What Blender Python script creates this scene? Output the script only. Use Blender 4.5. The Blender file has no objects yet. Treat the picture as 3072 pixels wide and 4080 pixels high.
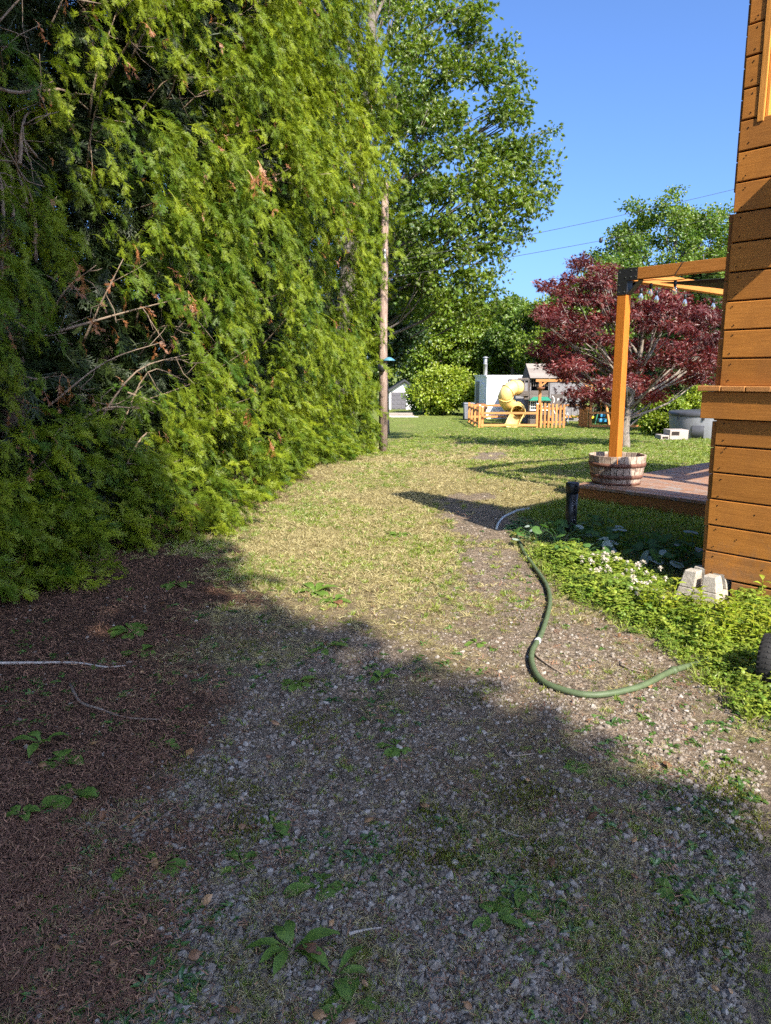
import bpy, math, random
import numpy as np
from mathutils import Vector, Matrix

R = math.radians
rng = np.random.default_rng(7)
random.seed(7)
scene = bpy.context.scene
COL = scene.collection

# ------------------------------------------------------------------ camera
CAM_H, FPX, PITCH = 1.5, 2950.0, R(10.56)
cam_d = bpy.data.cameras.new('camera')
cam_d.sensor_fit = 'VERTICAL'
cam_d.sensor_height = 36.0
cam_d.lens = 36.0 * FPX / 4080.0
cam_d.clip_start, cam_d.clip_end = 0.05, 2000
cam = bpy.data.objects.new('camera', cam_d)
cam.location = (0, 0, CAM_H)
cam.rotation_euler = (R(90) - PITCH, 0, 0)
COL.objects.link(cam)
scene.camera = cam

# ------------------------------------------------------------------ sky, sun, exposure
SUN_AZ, SUN_EL = R(-26.0), R(39.5)          # heading the shadows fall to (0 = straight ahead)
world = bpy.data.worlds.new('World')
scene.world = world
world.use_nodes = True
world.cycles.sampling_method = 'MANUAL'
world.cycles.sample_map_resolution = 2048
wn = world.node_tree
bg = wn.nodes['Background']
sky = wn.nodes.new('ShaderNodeTexSky')
sky.sky_type = 'NISHITA'
sky.sun_disc = False
sky.sun_elevation = SUN_EL
sky.sun_rotation = R(180) + SUN_AZ
sky.altitude = 600
sky.air_density = 0.7
sky.dust_density = 4.5
sky.ozone_density = 10.0
wn.links.new(sky.outputs[0], bg.inputs[0])
bg.inputs[1].default_value = 0.15
sun_d = bpy.data.lights.new('sun', 'SUN')
sun_d.energy = 4.8
sun_d.angle = R(0.5)
sun_d.color = (1.0, 0.92, 0.78)
sun = bpy.data.objects.new('sun', sun_d)
L = Vector((math.sin(SUN_AZ) * math.cos(SUN_EL), math.cos(SUN_AZ) * math.cos(SUN_EL), -math.sin(SUN_EL)))
sun.rotation_euler = L.to_track_quat('-Z', 'Y').to_euler()
sun.location = (20, -30, 40)
COL.objects.link(sun)
vs = scene.view_settings
vs.view_transform, vs.look, vs.gamma, vs.use_curve_mapping = 'Standard', 'None', 1.0, False
vs.exposure = 1.24
cy = scene.cycles
cy.use_denoising = False
cy.denoiser = 'OPENIMAGEDENOISE'
cy.max_bounces, cy.diffuse_bounces, cy.glossy_bounces, cy.transmission_bounces, cy.transparent_max_bounces = 5, 3, 1, 3, 4
cy.caustics_reflective = cy.caustics_refractive = False
cy.use_adaptive_sampling = True
cy.adaptive_threshold = 0.025
scene.render.use_persistent_data = False

# ------------------------------------------------------------------ where a sight line of the survey meets the place
CP, SP = math.cos(PITCH), math.sin(PITCH)
def ray(px, py):
    r, u = (px - 1536) / FPX, -(py - 2040) / FPX
    return Vector((r, CP + u * SP, -SP + u * CP))
def P(px, py, d):
    v = ray(px, py); s = d / v.y
    return Vector((v.x * s, d, CAM_H + v.z * s))
def terrain(y):
    t = np.clip((np.asarray(y, float) - 12.0) / 22.0, 0, 1)
    return -0.93 * t
def _hash(ix, iy, s):
    h = (ix.astype(np.int64) * 374761393 + iy.astype(np.int64) * 668265263 + s * 1442695041) & 0xffffffff
    h = ((h ^ (h >> 13)) * 1274126177) & 0xffffffff
    return ((h ^ (h >> 16)) & 0xffff) / 65535.0
def vnoise(x, y, s=0):
    x = np.asarray(x, float); y = np.asarray(y, float)
    ix, iy = np.floor(x), np.floor(y)
    fx, fy = x - ix, y - iy
    fx, fy = fx * fx * (3 - 2 * fx), fy * fy * (3 - 2 * fy)
    a, b, c, d = _hash(ix, iy, s), _hash(ix + 1, iy, s), _hash(ix, iy + 1, s), _hash(ix + 1, iy + 1, s)
    return (a * (1 - fx) + b * fx) * (1 - fy) + (c * (1 - fx) + d * fx) * fy
def fbm(x, y, s=0, o=4):
    v, a, t = 0, 0.5, 0
    for i in range(o):
        v = v + a * vnoise(np.asarray(x) * 2 ** i + 17.3 * i, np.asarray(y) * 2 ** i - 9.1 * i, s + i); t += a; a *= .5
    return v / t
def hz(x, y):
    near = np.clip((30 - np.asarray(y, float)) / 12, 0, 1)
    return terrain(y) + near * (0.05 * (fbm(np.asarray(x) * .7, np.asarray(y) * .7, 3, 3) - .5) + 0.018 * (fbm(np.asarray(x) * 4, np.asarray(y) * 4, 5, 3) - .5))
def G(px, py, dz=0.0):
    v = ray(px, py); z = dz
    for i in range(40):
        s = (z - CAM_H) / v.z; z = .5 * z + .5 * (float(terrain(v.y * s)) + dz)
    return Vector((v.x * s, v.y * s, z))
def Gxy(pts):
    return np.array([G(*p)[:2] for p in pts])
def inpoly(x, y, poly):
    c = np.zeros(len(x), bool); n = len(poly)
    for i in range(n):
        x1, y1 = poly[i]; x2, y2 = poly[(i + 1) % n]
        c ^= ((y1 > y) != (y2 > y)) & (x < (x2 - x1) * (y - y1) / (y2 - y1 + 1e-12) + x1)
    return c
def polydist(x, y, pts):
    d = np.full(np.shape(x), 1e9)
    for (x1, y1), (x2, y2) in zip(pts[:-1], pts[1:]):
        dx, dy = x2 - x1, y2 - y1
        t = np.clip(((x - x1) * dx + (y - y1) * dy) / (dx * dx + dy * dy), 0, 1)
        d = np.minimum(d, np.hypot(x - x1 - t * dx, y - y1 - t * dy))
    return d
def sst(a, b, x):
    t = np.clip((x - a) / (b - a), 0, 1); return t * t * (3 - 2 * t)

# ------------------------------------------------------------------ material helpers
def newmat(name):
    m = bpy.data.materials.new(name); m.use_nodes = True
    nt = m.node_tree; nt.nodes.clear()
    out = nt.nodes.new('ShaderNodeOutputMaterial')
    return m, nt, out
def N(nt, t, **kw):
    n = nt.nodes.new('ShaderNode' + t)
    for k, v in kw.items():
        if k.startswith('i_'):
            n.inputs[k[2:].replace('_', ' ')].default_value = v
        else:
            setattr(n, k, v)
    return n
def ramp(nt, fac, stops):
    r = N(nt, 'ValToRGB'); e = r.color_ramp.elements
    while len(e) < len(stops): e.new(.5)
    for el, (p, c) in zip(e, stops): el.position = p; el.color = (*c, 1)
    nt.links.new(fac, r.inputs[0]); return r.outputs[0]
def mixc(nt, fac, a, b, mode='MIX'):
    m = N(nt, 'Mix', data_type='RGBA', blend_type=mode)
    for sock, v in ((m.inputs[0], fac), (m.inputs[6], a), (m.inputs[7], b)):
        if hasattr(v, 'is_linked'): nt.links.new(v, sock)
        elif isinstance(v, (int, float)): sock.default_value = v
        else: sock.default_value = (*v, 1)
    return m.outputs[2]
def coords(nt, scale, rnd=0.0, kind='Object'):
    tc = N(nt, 'TexCoord'); mp = N(nt, 'Mapping'); mp.inputs['Scale'].default_value = scale
    nt.links.new(tc.outputs[kind], mp.inputs[0])
    if rnd:
        oi = N(nt, 'ObjectInfo'); mu = N(nt, 'Math', operation='MULTIPLY'); mu.inputs[1].default_value = rnd
        nt.links.new(oi.outputs['Random'], mu.inputs[0]); nt.links.new(mu.outputs[0], mp.inputs['Location'])
    return mp.outputs[0]
def noise(nt, vec, scale, detail=4, rough=.6, dist=0.0):
    n = N(nt, 'TexNoise'); n.inputs['Scale'].default_value = scale; n.inputs['Detail'].default_value = detail
    n.inputs['Roughness'].default_value = rough; n.inputs['Distortion'].default_value = dist
    nt.links.new(vec, n.inputs['Vector']); return n.outputs[0]
def principled(nt, out, col, rough=.7, spec=.3, metal=0.0, bump=None, bstr=.3, bdist=.01):
    p = N(nt, 'BsdfPrincipled')
    if hasattr(col, 'is_linked'): nt.links.new(col, p.inputs['Base Color'])
    else: p.inputs['Base Color'].default_value = (*col, 1)
    if hasattr(rough, 'is_linked'): nt.links.new(rough, p.inputs['Roughness'])
    else: p.inputs['Roughness'].default_value = rough
    p.inputs['Specular IOR Level'].default_value = spec; p.inputs['Metallic'].default_value = metal
    if bump is not None:
        b = N(nt, 'Bump'); b.inputs['Strength'].default_value = bstr; b.inputs['Distance'].default_value = bdist
        nt.links.new(bump, b.inputs['Height']); nt.links.new(b.outputs[0], p.inputs['Normal'])
    nt.links.new(p.outputs[0], out.inputs[0]); return p
def wood(name, c1, c2, axis='x', rough=.65, grey=None, gscale=1.0, bstr=.35, cell=1.0, dirt=False):
    m, nt, out = newmat(name)
    sc = {'x': (1.2, 14, 14), 'y': (14, 1.2, 14), 'z': (14, 14, 1.2)}[axis]
    v = coords(nt, tuple(s * cell for s in sc), 37.0)
    n1 = noise(nt, v, 2.2, 6, .65, .6)
    sc2 = {'x': (2, 60, 60), 'y': (60, 2, 60), 'z': (60, 60, 2)}[axis]
    v2 = coords(nt, tuple(s * cell for s in sc2), 11.0)
    n2 = noise(nt, v2, 3.0, 3, .6)
    col = ramp(nt, n1, [(.3, c1), (.7, c2)])
    col = mixc(nt, .35, col, ramp(nt, n2, [(.3, tuple(x * .55 for x in c1)), (.65, tuple(min(1, x * 1.15) for x in c2))]))
    oi = N(nt, 'ObjectInfo')
    hs = N(nt, 'HueSaturation'); mr = N(nt, 'MapRange'); mr.inputs[3].default_value = .8; mr.inputs[4].default_value = 1.18
    nt.links.new(oi.outputs['Random'], mr.inputs[0]); nt.links.new(mr.outputs[0], hs.inputs['Value']); nt.links.new(col, hs.inputs['Color'])
    col = hs.outputs[0]
    v3 = coords(nt, (1, 1, 1), 23.0)
    # knots and scuffs
    vo = N(nt, 'TexVoronoi'); vo.inputs['Scale'].default_value = 1.5 * cell; nt.links.new(coords(nt, {'x': (.6, 1, 1), 'y': (1, .6, 1), 'z': (1, 1, .6)}[axis], 23.0), vo.inputs['Vector'])
    kn = ramp(nt, vo.outputs['Distance'], [(.012, (.8, .8, .8)), (.05, (0, 0, 0))])
    col = mixc(nt, kn, col, tuple(x * .45 for x in c1))
    if dirt:                                    # uneven fading and splash dirt low on the wall
        nf = noise(nt, coords(nt, (1.5, 1.5, .7), 3.0), 2.6, 5, .6)
        col = mixc(nt, ramp(nt, nf, [(.42, (0, 0, 0)), (.66, (.45, .45, .45))]), col, tuple(min(1, x * .62 + .012) for x in c1))
        sx = N(nt, 'SeparateXYZ'); nt.links.new(N(nt, 'TexCoord').outputs['Object'], sx.inputs[0])
        ns = noise(nt, coords(nt, (6, 6, 6)), 3, 5, .7); mz = N(nt, 'Math', operation='SUBTRACT'); nt.links.new(ns, mz.inputs[0]); nt.links.new(sx.outputs[2], mz.inputs[1])
        col = mixc(nt, ramp(nt, mz.outputs[0], [(.12, (0, 0, 0)), (.5, (.55, .55, .55))]), col, (.16, .11, .07))
    if grey:
        n3 = noise(nt, v3, 5 * gscale, 6, .7, .4)
        col = mixc(nt, ramp(nt, n3, [(.48, (0, 0, 0)), (.62, (1, 1, 1))]), col, grey)
    principled(nt, out, col, rough, .3, 0, n2, bstr, .004)
    return m
def plain(name, c, rough=.6, spec=.3, metal=0.0, var=.12, nscale=6.0, bstr=.15):
    m, nt, out = newmat(name)
    v = coords(nt, (1, 1, 1), 9.0); n = noise(nt, v, nscale, 6, .65)
    col = ramp(nt, n, [(.3, tuple(x * (1 - var) for x in c)), (.7, tuple(min(1, x * (1 + var)) for x in c))])
    principled(nt, out, col, rough, spec, metal, n, bstr, .006); return m
def leafmat(name, c1, c2, trans=.45, tcol=None, rough=.5, gloss=.06, blotch=False):
    """two-sided leaf; hue varies by instance tint and by patch"""
    m, nt, out = newmat(name)
    at = N(nt, 'Attribute', attribute_name='tint', attribute_type='INSTANCER')
    col = ramp(nt, at.outputs['Fac'], [(0, c1), (1, c2)])
    ge = N(nt, 'NewGeometry')
    mr = N(nt, 'MapRange'); mr.inputs[3].default_value = .72; mr.inputs[4].default_value = 1.28
    nt.links.new(ge.outputs['Random Per Island'], mr.inputs[0])
    hs = N(nt, 'HueSaturation'); nt.links.new(mr.outputs[0], hs.inputs['Value']); nt.links.new(col, hs.inputs['Color'])
    mh = N(nt, 'MapRange'); mh.inputs[3].default_value = .485; mh.inputs[4].default_value = .515
    nt.links.new(ge.outputs['Random Per Island'], mh.inputs[0]); nt.links.new(mh.outputs[0], hs.inputs['Hue'])
    col = hs.outputs[0]
    if blotch:
        nb = noise(nt, coords(nt, (1, 1, 1), 5.0), 55, 5, .7)
        col = mixc(nt, 1.0, col, ramp(nt, nb, [(.3, (.7, .75, .7)), (.5, (1, 1, 1)), (.72, (1.35, 1.2, 1.0))]), 'MULTIPLY')
    d = N(nt, 'BsdfDiffuse'); nt.links.new(col, d.inputs[0])
    t = N(nt, 'BsdfTranslucent')
    tc = mixc(nt, 1.0, col, tcol or (1.5, 1.6, .5), 'MULTIPLY'); nt.links.new(tc, t.inputs[0])
    mx = N(nt, 'MixShader'); mx.inputs[0].default_value = trans
    nt.links.new(d.outputs[0], mx.inputs[1]); nt.links.new(t.outputs[0], mx.inputs[2])
    g = N(nt, 'BsdfGlossy'); g.inputs['Roughness'].default_value = rough
    mx2 = N(nt, 'MixShader'); mx2.inputs[0].default_value = gloss
    nt.links.new(mx.outputs[0], mx2.inputs[1]); nt.links.new(g.outputs[0], mx2.inputs[2])
    nt.links.new(mx2.outputs[0], out.inputs[0]); return m

# ------------------------------------------------------------------ mesh helpers
class MB:
    def __init__(s): s.v, s.f = [], []
    def add(s, vs, fs):
        b = len(s.v); s.v += [tuple(v) for v in vs]; s.f += [tuple(b + i for i in f) for f in fs]; return s
    def box(s, x0, x1, y0, y1, z0, z1):
        return s.add([(x0, y0, z0), (x1, y0, z0), (x1, y1, z0), (x0, y1, z0), (x0, y0, z1), (x1, y0, z1), (x1, y1, z1), (x0, y1, z1)],
                     [(3, 2, 1, 0), (4, 5, 6, 7), (0, 1, 5, 4), (1, 2, 6, 5), (2, 3, 7, 6), (3, 0, 4, 7)])
    def bar(s, a, b, w, h, up=(0, 0, 1)):
        a, b = Vector(a), Vector(b); d = (b - a).normalized(); u = Vector(up)
        if abs(d.dot(u)) > .95: u = Vector((0, 1, 0))
        r = d.cross(u).normalized() * w / 2; u = r.cross(d).normalized() * h / 2
        return s.add([a - r - u, a + r - u, a + r + u, a - r + u, b - r - u, b + r - u, b + r + u, b - r + u],
                     [(0, 1, 2, 3), (7, 6, 5, 4), (1, 0, 4, 5), (2, 1, 5, 6), (3, 2, 6, 7), (0, 3, 7, 4)])
    def prism(s, poly, y0, y1):
        n = len(poly)
        return s.add([(x, y0, z) for x, z in poly] + [(x, y1, z) for x, z in poly],
                     [tuple(range(n)), tuple(range(2 * n - 1, n - 1, -1))] + [(i, n + i, n + (i + 1) % n, (i + 1) % n) for i in range(n)])
    def tube(s, pts, rad, n=6, caps=True):
        pts = [Vector(p) for p in pts]; k = len(pts)
        if not hasattr(rad, '__len__'): rad = [rad] * k
        rings = []; ref = Vector((0, 0, 1))
        for i in range(k):
            t = (pts[min(i + 1, k - 1)] - pts[max(i - 1, 0)]).normalized()
            if abs(t.dot(ref)) > .93: ref = Vector((1, 0, 0)) if abs(t.x) < .9 else Vector((0, 1, 0))
            a = t.cross(ref).normalized(); b = a.cross(t).normalized(); ref = b
            rings.append([pts[i] + (a * math.cos(2 * math.pi * j / n) + b * math.sin(2 * math.pi * j / n)) * rad[i] for j in range(n)])
        fs = [(i * n + j, i * n + (j + 1) % n, (i + 1) * n + (j + 1) % n, (i + 1) * n + j) for i in range(k - 1) for j in range(n)]
        if caps: fs += [tuple(range(n - 1, -1, -1)), tuple((k - 1) * n + j for j in range(n))]
        return s.add([v for r in rings for v in r], fs)
    def lathe(s, prof, n=24, c=(0, 0, 0), a0=0, a1=2 * math.pi):
        full = abs(a1 - a0 - 2 * math.pi) < 1e-6; m = n if full else n + 1
        vs = [(c[0] + r * math.cos(a0 + (a1 - a0) * j / n), c[1] + r * math.sin(a0 + (a1 - a0) * j / n), c[2] + z) for r, z in prof for j in range(m)]
        return s.add(vs, [(i * m + j, i * m + (j + 1) % m, (i + 1) * m + (j + 1) % m, (i + 1) * m + j) for i in range(len(prof) - 1) for j in range(n)])
    def mesh(s, name, mat=None, smooth=False):
        me = bpy.data.meshes.new(name); me.from_pydata(s.v, [], s.f)
        if mat: me.materials.append(mat)
        if smooth: me.polygons.foreach_set('use_smooth', [True] * len(me.polygons))
        me.update(); return me
    def obj(s, name, mat, parent=None, smooth=False, bevel=0.0, rel=True):
        if parent is not None and rel:                      # vertices given in world space: bring them into the root's frame
            root = parent
            while root.parent: root = root.parent
            mi = Matrix.LocRotScale(root.location, root.rotation_euler, None).inverted()
            s.v = [tuple(mi @ Vector(v)) for v in s.v]
        o = bpy.data.objects.new(name, s.mesh(name, mat, smooth)); COL.objects.link(o)
        if parent is not None: o.parent = parent
        if bevel:
            b = o.modifiers.new('bevel', 'BEVEL'); b.width = bevel; b.segments = 2; b.limit_method = 'ANGLE'
        return o
def tag(o, label=None, cat=None, group=None, kind=None):
    for k, v in (('label', label), ('category', cat), ('group', group), ('kind', kind)):
        if v: o[k] = v
    return o
def thing(name, label, cat, loc=(0, 0, 0), rz=0.0, group=None):
    o = bpy.data.objects.new(name, None); COL.objects.link(o)
    o.location = loc; o.rotation_euler = (0, 0, rz); o.empty_display_size = .2
    return tag(o, label, cat, group)
def bx(mb, px0, px1, py0, py1, d, depth):
    a, b = P(px0, py1, d), P(px1, py0, d)
    return mb.box(a.x, b.x, d, d + depth, a.z, b.z)
def spline(pts, k=6):
    pts = [Vector(p) for p in pts]; out = []
    q = [pts[0] * 2 - pts[1]] + pts + [pts[-1] * 2 - pts[-2]]
    for i in range(1, len(q) - 2):
        for j in range(k):
            t = j / k; a, b, c, d = q[i - 1:i + 3]
            out.append(.5 * ((2 * b) + (c - a) * t + (2 * a - 5 * b + 4 * c - d) * t * t + (3 * b - a - 3 * c + d) * t ** 3))
    return out + [pts[-1]]

# ------------------------------------------------------------------ scatter (one object; its pieces are geometry of that object)
def scatter(name, variants, pos, rot, scl, tint, parent=None, label=None, cat=None, kind=None):
    pos = np.asarray(pos, np.float32); n = len(pos)
    if parent is not None:
        root = parent
        while root.parent: root = root.parent
        pos = pos - np.array(root.location, np.float32)
    me = bpy.data.meshes.new(name); me.vertices.add(n)
    me.vertices.foreach_set('co', pos.ravel())
    def attr(nm, ty, key, arr):
        a = me.attributes.new(nm, ty, 'POINT'); a.data.foreach_set(key, np.asarray(arr).ravel())
    attr('rot', 'FLOAT_VECTOR', 'vector', np.asarray(rot, np.float32))
    attr('scl', 'FLOAT', 'value', np.broadcast_to(np.asarray(scl, np.float32), (n,)))
    attr('tint', 'FLOAT', 'value', np.broadcast_to(np.asarray(tint, np.float32), (n,)))
    attr('pick', 'INT', 'value', rng.integers(0, len(variants), n).astype(np.int32))
    o = bpy.data.objects.new(name, me); COL.objects.link(o)
    if parent is not None: o.parent = parent
    ng = bpy.data.node_groups.new(name + '_scatter', 'GeometryNodeTree')
    ng.interface.new_socket('Geometry', in_out='INPUT', socket_type='NodeSocketGeometry')
    ng.interface.new_socket('Geometry', in_out='OUTPUT', socket_type='NodeSocketGeometry')
    nd, ln = ng.nodes, ng.links
    gi, go = nd.new('NodeGroupInput'), nd.new('NodeGroupOutput')
    ip = nd.new('GeometryNodeInstanceOnPoints'); ip.inputs['Pick Instance'].default_value = True
    jn = nd.new('GeometryNodeJoinGeometry')
    for v in variants:
        oi = nd.new('GeometryNodeObjectInfo'); oi.inputs['Object'].default_value = v; oi.inputs['As Instance'].default_value = False
        g2 = nd.new('GeometryNodeGeometryToInstance')
        ln.new(oi.outputs['Geometry'], g2.inputs[0]); ln.new(g2.outputs[0], jn.inputs[0])
    def named(nm, ty):
        a = nd.new('GeometryNodeInputNamedAttribute'); a.data_type = ty; a.inputs['Name'].default_value = nm
        return [s for s in a.outputs if s.enabled][0]
    ln.new(gi.outputs[0], ip.inputs['Points']); ln.new(jn.outputs[0], ip.inputs['Instance'])
    ln.new(named('pick', 'INT'), ip.inputs['Instance Index']); ln.new(named('rot', 'FLOAT_VECTOR'), ip.inputs['Rotation'])
    ln.new(named('scl', 'FLOAT'), ip.inputs['Scale']); ln.new(ip.outputs[0], go.inputs[0])
    md = o.modifiers.new('scatter', 'NODES'); md.node_group = ng
    return tag(o, label, cat, None, kind or ('stuff' if parent is not None else None))
def variant(name, mb, mat, smooth=False):
    return bpy.data.objects.new(name, mb.mesh(name, mat, smooth))     # kept out of the scene: only scattered
def U(a, b, n): return rng.uniform(a, b, n)
def randrot(n, tilt=.5):
    return np.stack([rng.normal(0, tilt, n), rng.normal(0, tilt, n), U(0, 2 * math.pi, n)], 1)

# leaf blades ------------------------------------------------------
def blade(mb, base, dirv, ln, w, up=(0, 0, 1), droop=.3, seg=3, fold=.15, shape=None):
    """a leaf: centre line from base along dirv, drooping, folded along the midrib"""
    base, d = Vector(base), Vector(dirv).normalized(); u = Vector(up)
    if abs(d.dot(u)) > .95: u = Vector((d.y, d.z, d.x))
    s = d.cross(u).normalized(); u = s.cross(d).normalized()
    shape = shape or [0.12, .9, .75, 0]; seg = len(shape) - 1
    vs, fs = [], []
    for i, wd in enumerate(shape):
        t = i / seg; c = base + d * ln * t - Vector((0, 0, 1)) * (droop * ln * t * t)
        vs += [c + s * w * wd * .5 + u * w * fold * wd, c, c - s * w * wd * .5 + u * w * fold * wd]
    for i in range(seg):
        a = 3 * i; fs += [(a, a + 1, a + 4, a + 3), (a + 1, a + 2, a + 5, a + 4)]
    mb.add(vs, fs)
def lobed(mb, base, dirv, nrm, size, rad):
    """a flat lobed leaf from polar radii, fan about its middle"""
    base, d, nn = Vector(base), Vector(dirv).normalized(), Vector(nrm)
    s = d.cross(nn)
    if s.length < .05: s = d.cross(Vector((.3, .8, .2)))
    s = s.normalized(); nn = s.cross(d).normalized()
    c = base + d * size * .5; k = len(rad)
    vs = [c + nn * size * .06] + [c + (d * math.cos(2 * math.pi * i / k) + s * math.sin(2 * math.pi * i / k)) * size * .5 * rad[i] - nn * size * .08 * rad[i] for i in range(k)]
    mb.add(vs, [(0, 1 + i, 1 + (i + 1) % k) for i in range(k)])
OAK = [1.1, .55, .95, .4, .85, .35, .7, .4, .5, .3, 1.0, .3, .5, .4, .7, .35, .85, .4, .95, .55]
MAPLE = [1.25, .35, 1.05, .3, .95, .3, .55, .3, .45, .3, .55, .3, .95, .3, 1.05, .35]
OVATE = [1.1, .8, .72, .8, 1.0, .8, .72, .8]
def rv(s=1.0):
    v = Vector((random.gauss(0, 1), random.gauss(0, 1), random.gauss(0, 1))); return v.normalized() * s
def cluster(mat, name, n, rad, lsize, spread, upbias=.6, flat=.6, k=5):
    """k variants of a twig tip carrying n leaves, unit ~ spread metres"""
    out = []
    for q in range(k):
        mb = MB()
        for i in range(n):
            p = rv(spread * random.random() ** .5); p.z *= flat
            d = (p.normalized() + rv(.6) + Vector((0, 0, -.25))).normalized()
            nn = (Vector((0, 0, upbias)) + rv(.6)).normalized()
            lobed(mb, p, d, nn, lsize * random.uniform(.7, 1.25), rad)
        out.append(variant(f'{name}_{q}', mb, mat))
    return out

# ================================================================== GROUND
LIT = Gxy([(60, 4075), (330, 3800), (480, 3450), (640, 3050), (800, 2700), (930, 2400), (880, 2200)])
TRACK_A = Gxy([(500, 4075), (640, 3600), (900, 3100), (1150, 2750), (1400, 2600)])
TRACK_B = Gxy([(3300, 3700), (2950, 3300), (2500, 2850), (2150, 2480), (2000, 2300), (1930, 2120), (1880, 2020)])
PATCH = Gxy([(1920, 1830), (1985, 1805)]); PATCH2 = Gxy([(1800, 1985), (1930, 1978)])
CLOVER = Gxy([(2080, 2170), (2300, 2200), (2560, 2270), (2760, 2320), (3072, 2380), (3500, 2500), (3500, 2990), (3072, 2960), (2900, 2890), (2700, 2650), (2450, 2500), (2230, 2380), (2120, 2260)])
SHADEWEED = Gxy([(1990, 2110), (2120, 2040), (2300, 2000), (2600, 2040), (2840, 2110), (2900, 2330), (2720, 2320), (2300, 2210), (2100, 2180)])
lit_o = np.argsort(LIT[:, 1]); LITX, LITY = LIT[lit_o, 0], LIT[lit_o, 1]
def hedge_x(y): return -2.95 + .165 * np.asarray(y, float)
def masks(x, y):
    n1, n2, n3 = fbm(x * 1.1, y * 1.1, 11), fbm(x * 3.1, y * 3.1, 23), fbm(x * .45, y * .45, 37)
    xb = np.interp(y, LITY, LITX)
    litter = sst(.28, -.28, x - xb + (n2 - .5) * .8) * sst(7.2, 6.0, y + (n1 - .5) * 2)
    under = sst(.5, -.1, x - hedge_x(y) + (n2 - .5) * .6) * sst(20, 15, y)
    litter = np.maximum(litter, under * sst(14, 7, y) * .9)
    ga = sst(.62, .15, polydist(x, y, TRACK_A) + (n2 - .5) * .5)
    gb = sst(.5, .12, polydist(x, y, TRACK_B) + (n2 - .5) * .45)
    gp = np.maximum(sst(.42, .15, polydist(x, y, PATCH) + (n2 - .5) * .4), .8 * sst(.35, .1, polydist(x, y, PATCH2) + (n2 - .5) * .5))
    fore = sst(6.3, 3.6, y + (n1 - .5) * 2.2) * (.35 + .65 * sst(.38, .62, n1))
    gravel = np.clip(np.maximum.reduce([ga, gb, gp, fore]), 0, 1) * (1 - litter)
    grass = np.clip(1 - 1.25 * gravel - litter, 0, 1) * sst(2.5, 6.0, y + (n1 - .4) * 3) + .22 * sst(.52, .68, n2) * (1 - litter) * (1 - .75 * ga)
    grass = np.clip(grass, 0, 1)
    green = np.clip(sst(11, 24, y + (n3 - .5) * 12) * .8 + sst(1.6, 3.4, x + (n1 - .5) * 1.5) * sst(7, 10, y) * .5 + (n1 - .55) * 1.5 + .28, 0, 1)
    return litter, gravel, grass, green, n1, n2
def axis_vals(lo, hi, c0, c1, fine, growth):
    v = list(np.arange(c0, c1 + fine / 2, fine)); s = fine
    a = v[-1]
    while a < hi: s *= growth; a += s; v.append(a)
    s = fine; a = v[0]; w = []
    while a > lo: s *= growth; a -= s; w.append(a)
    return np.array(w[::-1] + v)
gx = axis_vals(-300, 300, -3.2, 3.6, .03, 1.07); gy = axis_vals(-60, 900, 1.0, 9.0, .035, 1.045)
GX, GY = np.meshgrid(gx, gy); X, Y = GX.ravel(), GY.ravel()
Z = hz(X, Y)
lm, gm, sm, gr, n1, n2 = masks(X, Y)
C_litter, C_gravel = np.array([.120, .068, .046]), np.array([.25, .20, .155])
C_soil, C_dry, C_green = np.array([.19, .145, .09]), np.array([.285, .235, .115]), np.array([.165, .205, .05])
col = C_soil * np.ones((len(X), 1))
gcol = C_dry + (C_green - C_dry) * gr[:, None]
col += (gcol - col) * np.clip(sm * 1.1, 0, 1)[:, None]
col += (C_gravel - col) * (gm * .9)[:, None]
col += (C_litter - col) * lm[:, None]
ny, nx = GX.shape
me = bpy.data.meshes.new('ground')
idx = np.arange(nx * ny).reshape(ny, nx)
quads = np.stack([idx[:-1, :-1], idx[:-1, 1:], idx[1:, 1:], idx[1:, :-1]], -1).reshape(-1, 4)
me.vertices.add(len(X)); me.vertices.foreach_set('co', np.stack([X, Y, Z], 1).astype(np.float32).ravel())
me.loops.add(quads.size); me.loops.foreach_set('vertex_index', quads.ravel().astype(np.int32))
me.polygons.add(len(quads)); me.polygons.foreach_set('loop_start', (np.arange(len(quads)) * 4).astype(np.int32))
me.polygons.foreach_set('use_smooth', np.ones(len(quads), bool))
a = me.color_attributes.new('soil', 'FLOAT_COLOR', 'POINT')
a.data.foreach_set('color', np.concatenate([col, gm[:, None]], 1).astype(np.float32).ravel())
me.update(); me.validate()
m, nt, out = newmat('ground_soil')
va = N(nt, 'VertexColor', layer_name='soil')
v = coords(nt, (1, 1, 1))
nA, nB, nC = noise(nt, v, 38, 6, .75), noise(nt, v, 9, 5, .6), noise(nt, v, 140, 3, .7)
c = mixc(nt, 1.0, va.outputs[0], ramp(nt, nA, [(.30, (.36, .34, .31)), (.52, (1, 1, 1)), (.72, (1.55, 1.55, 1.5))]), 'MULTIPLY')
c = mixc(nt, 1.0, c, ramp(nt, nB, [(.3, (.75, .78, .75)), (.7, (1.2, 1.15, 1.1))]), 'MULTIPLY')
vo = N(nt, 'TexVoronoi'); vo.inputs['Scale'].default_value = 62; nt.links.new(v, vo.inputs['Vector'])
peb = ramp(nt, vo.outputs['Color'], [(.2, (.6, .6, .62)), (.8, (1.45, 1.42, 1.4))])
mg = N(nt, 'Math', operation='MULTIPLY'); mg.inputs[1].default_value = .8; nt.links.new(va.outputs['Alpha'], mg.inputs[0])
c = mixc(nt, mg.outputs[0], c, mixc(nt, 1.0, c, peb, 'MULTIPLY'))
ad = N(nt, 'Math', operation='ADD'); nt.links.new(nA, ad.inputs[0]); nt.links.new(nC, ad.inputs[1])
principled(nt, out, c, .95, .1, 0, ad.outputs[0], .9, .02)
me.materials.append(m)
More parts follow.
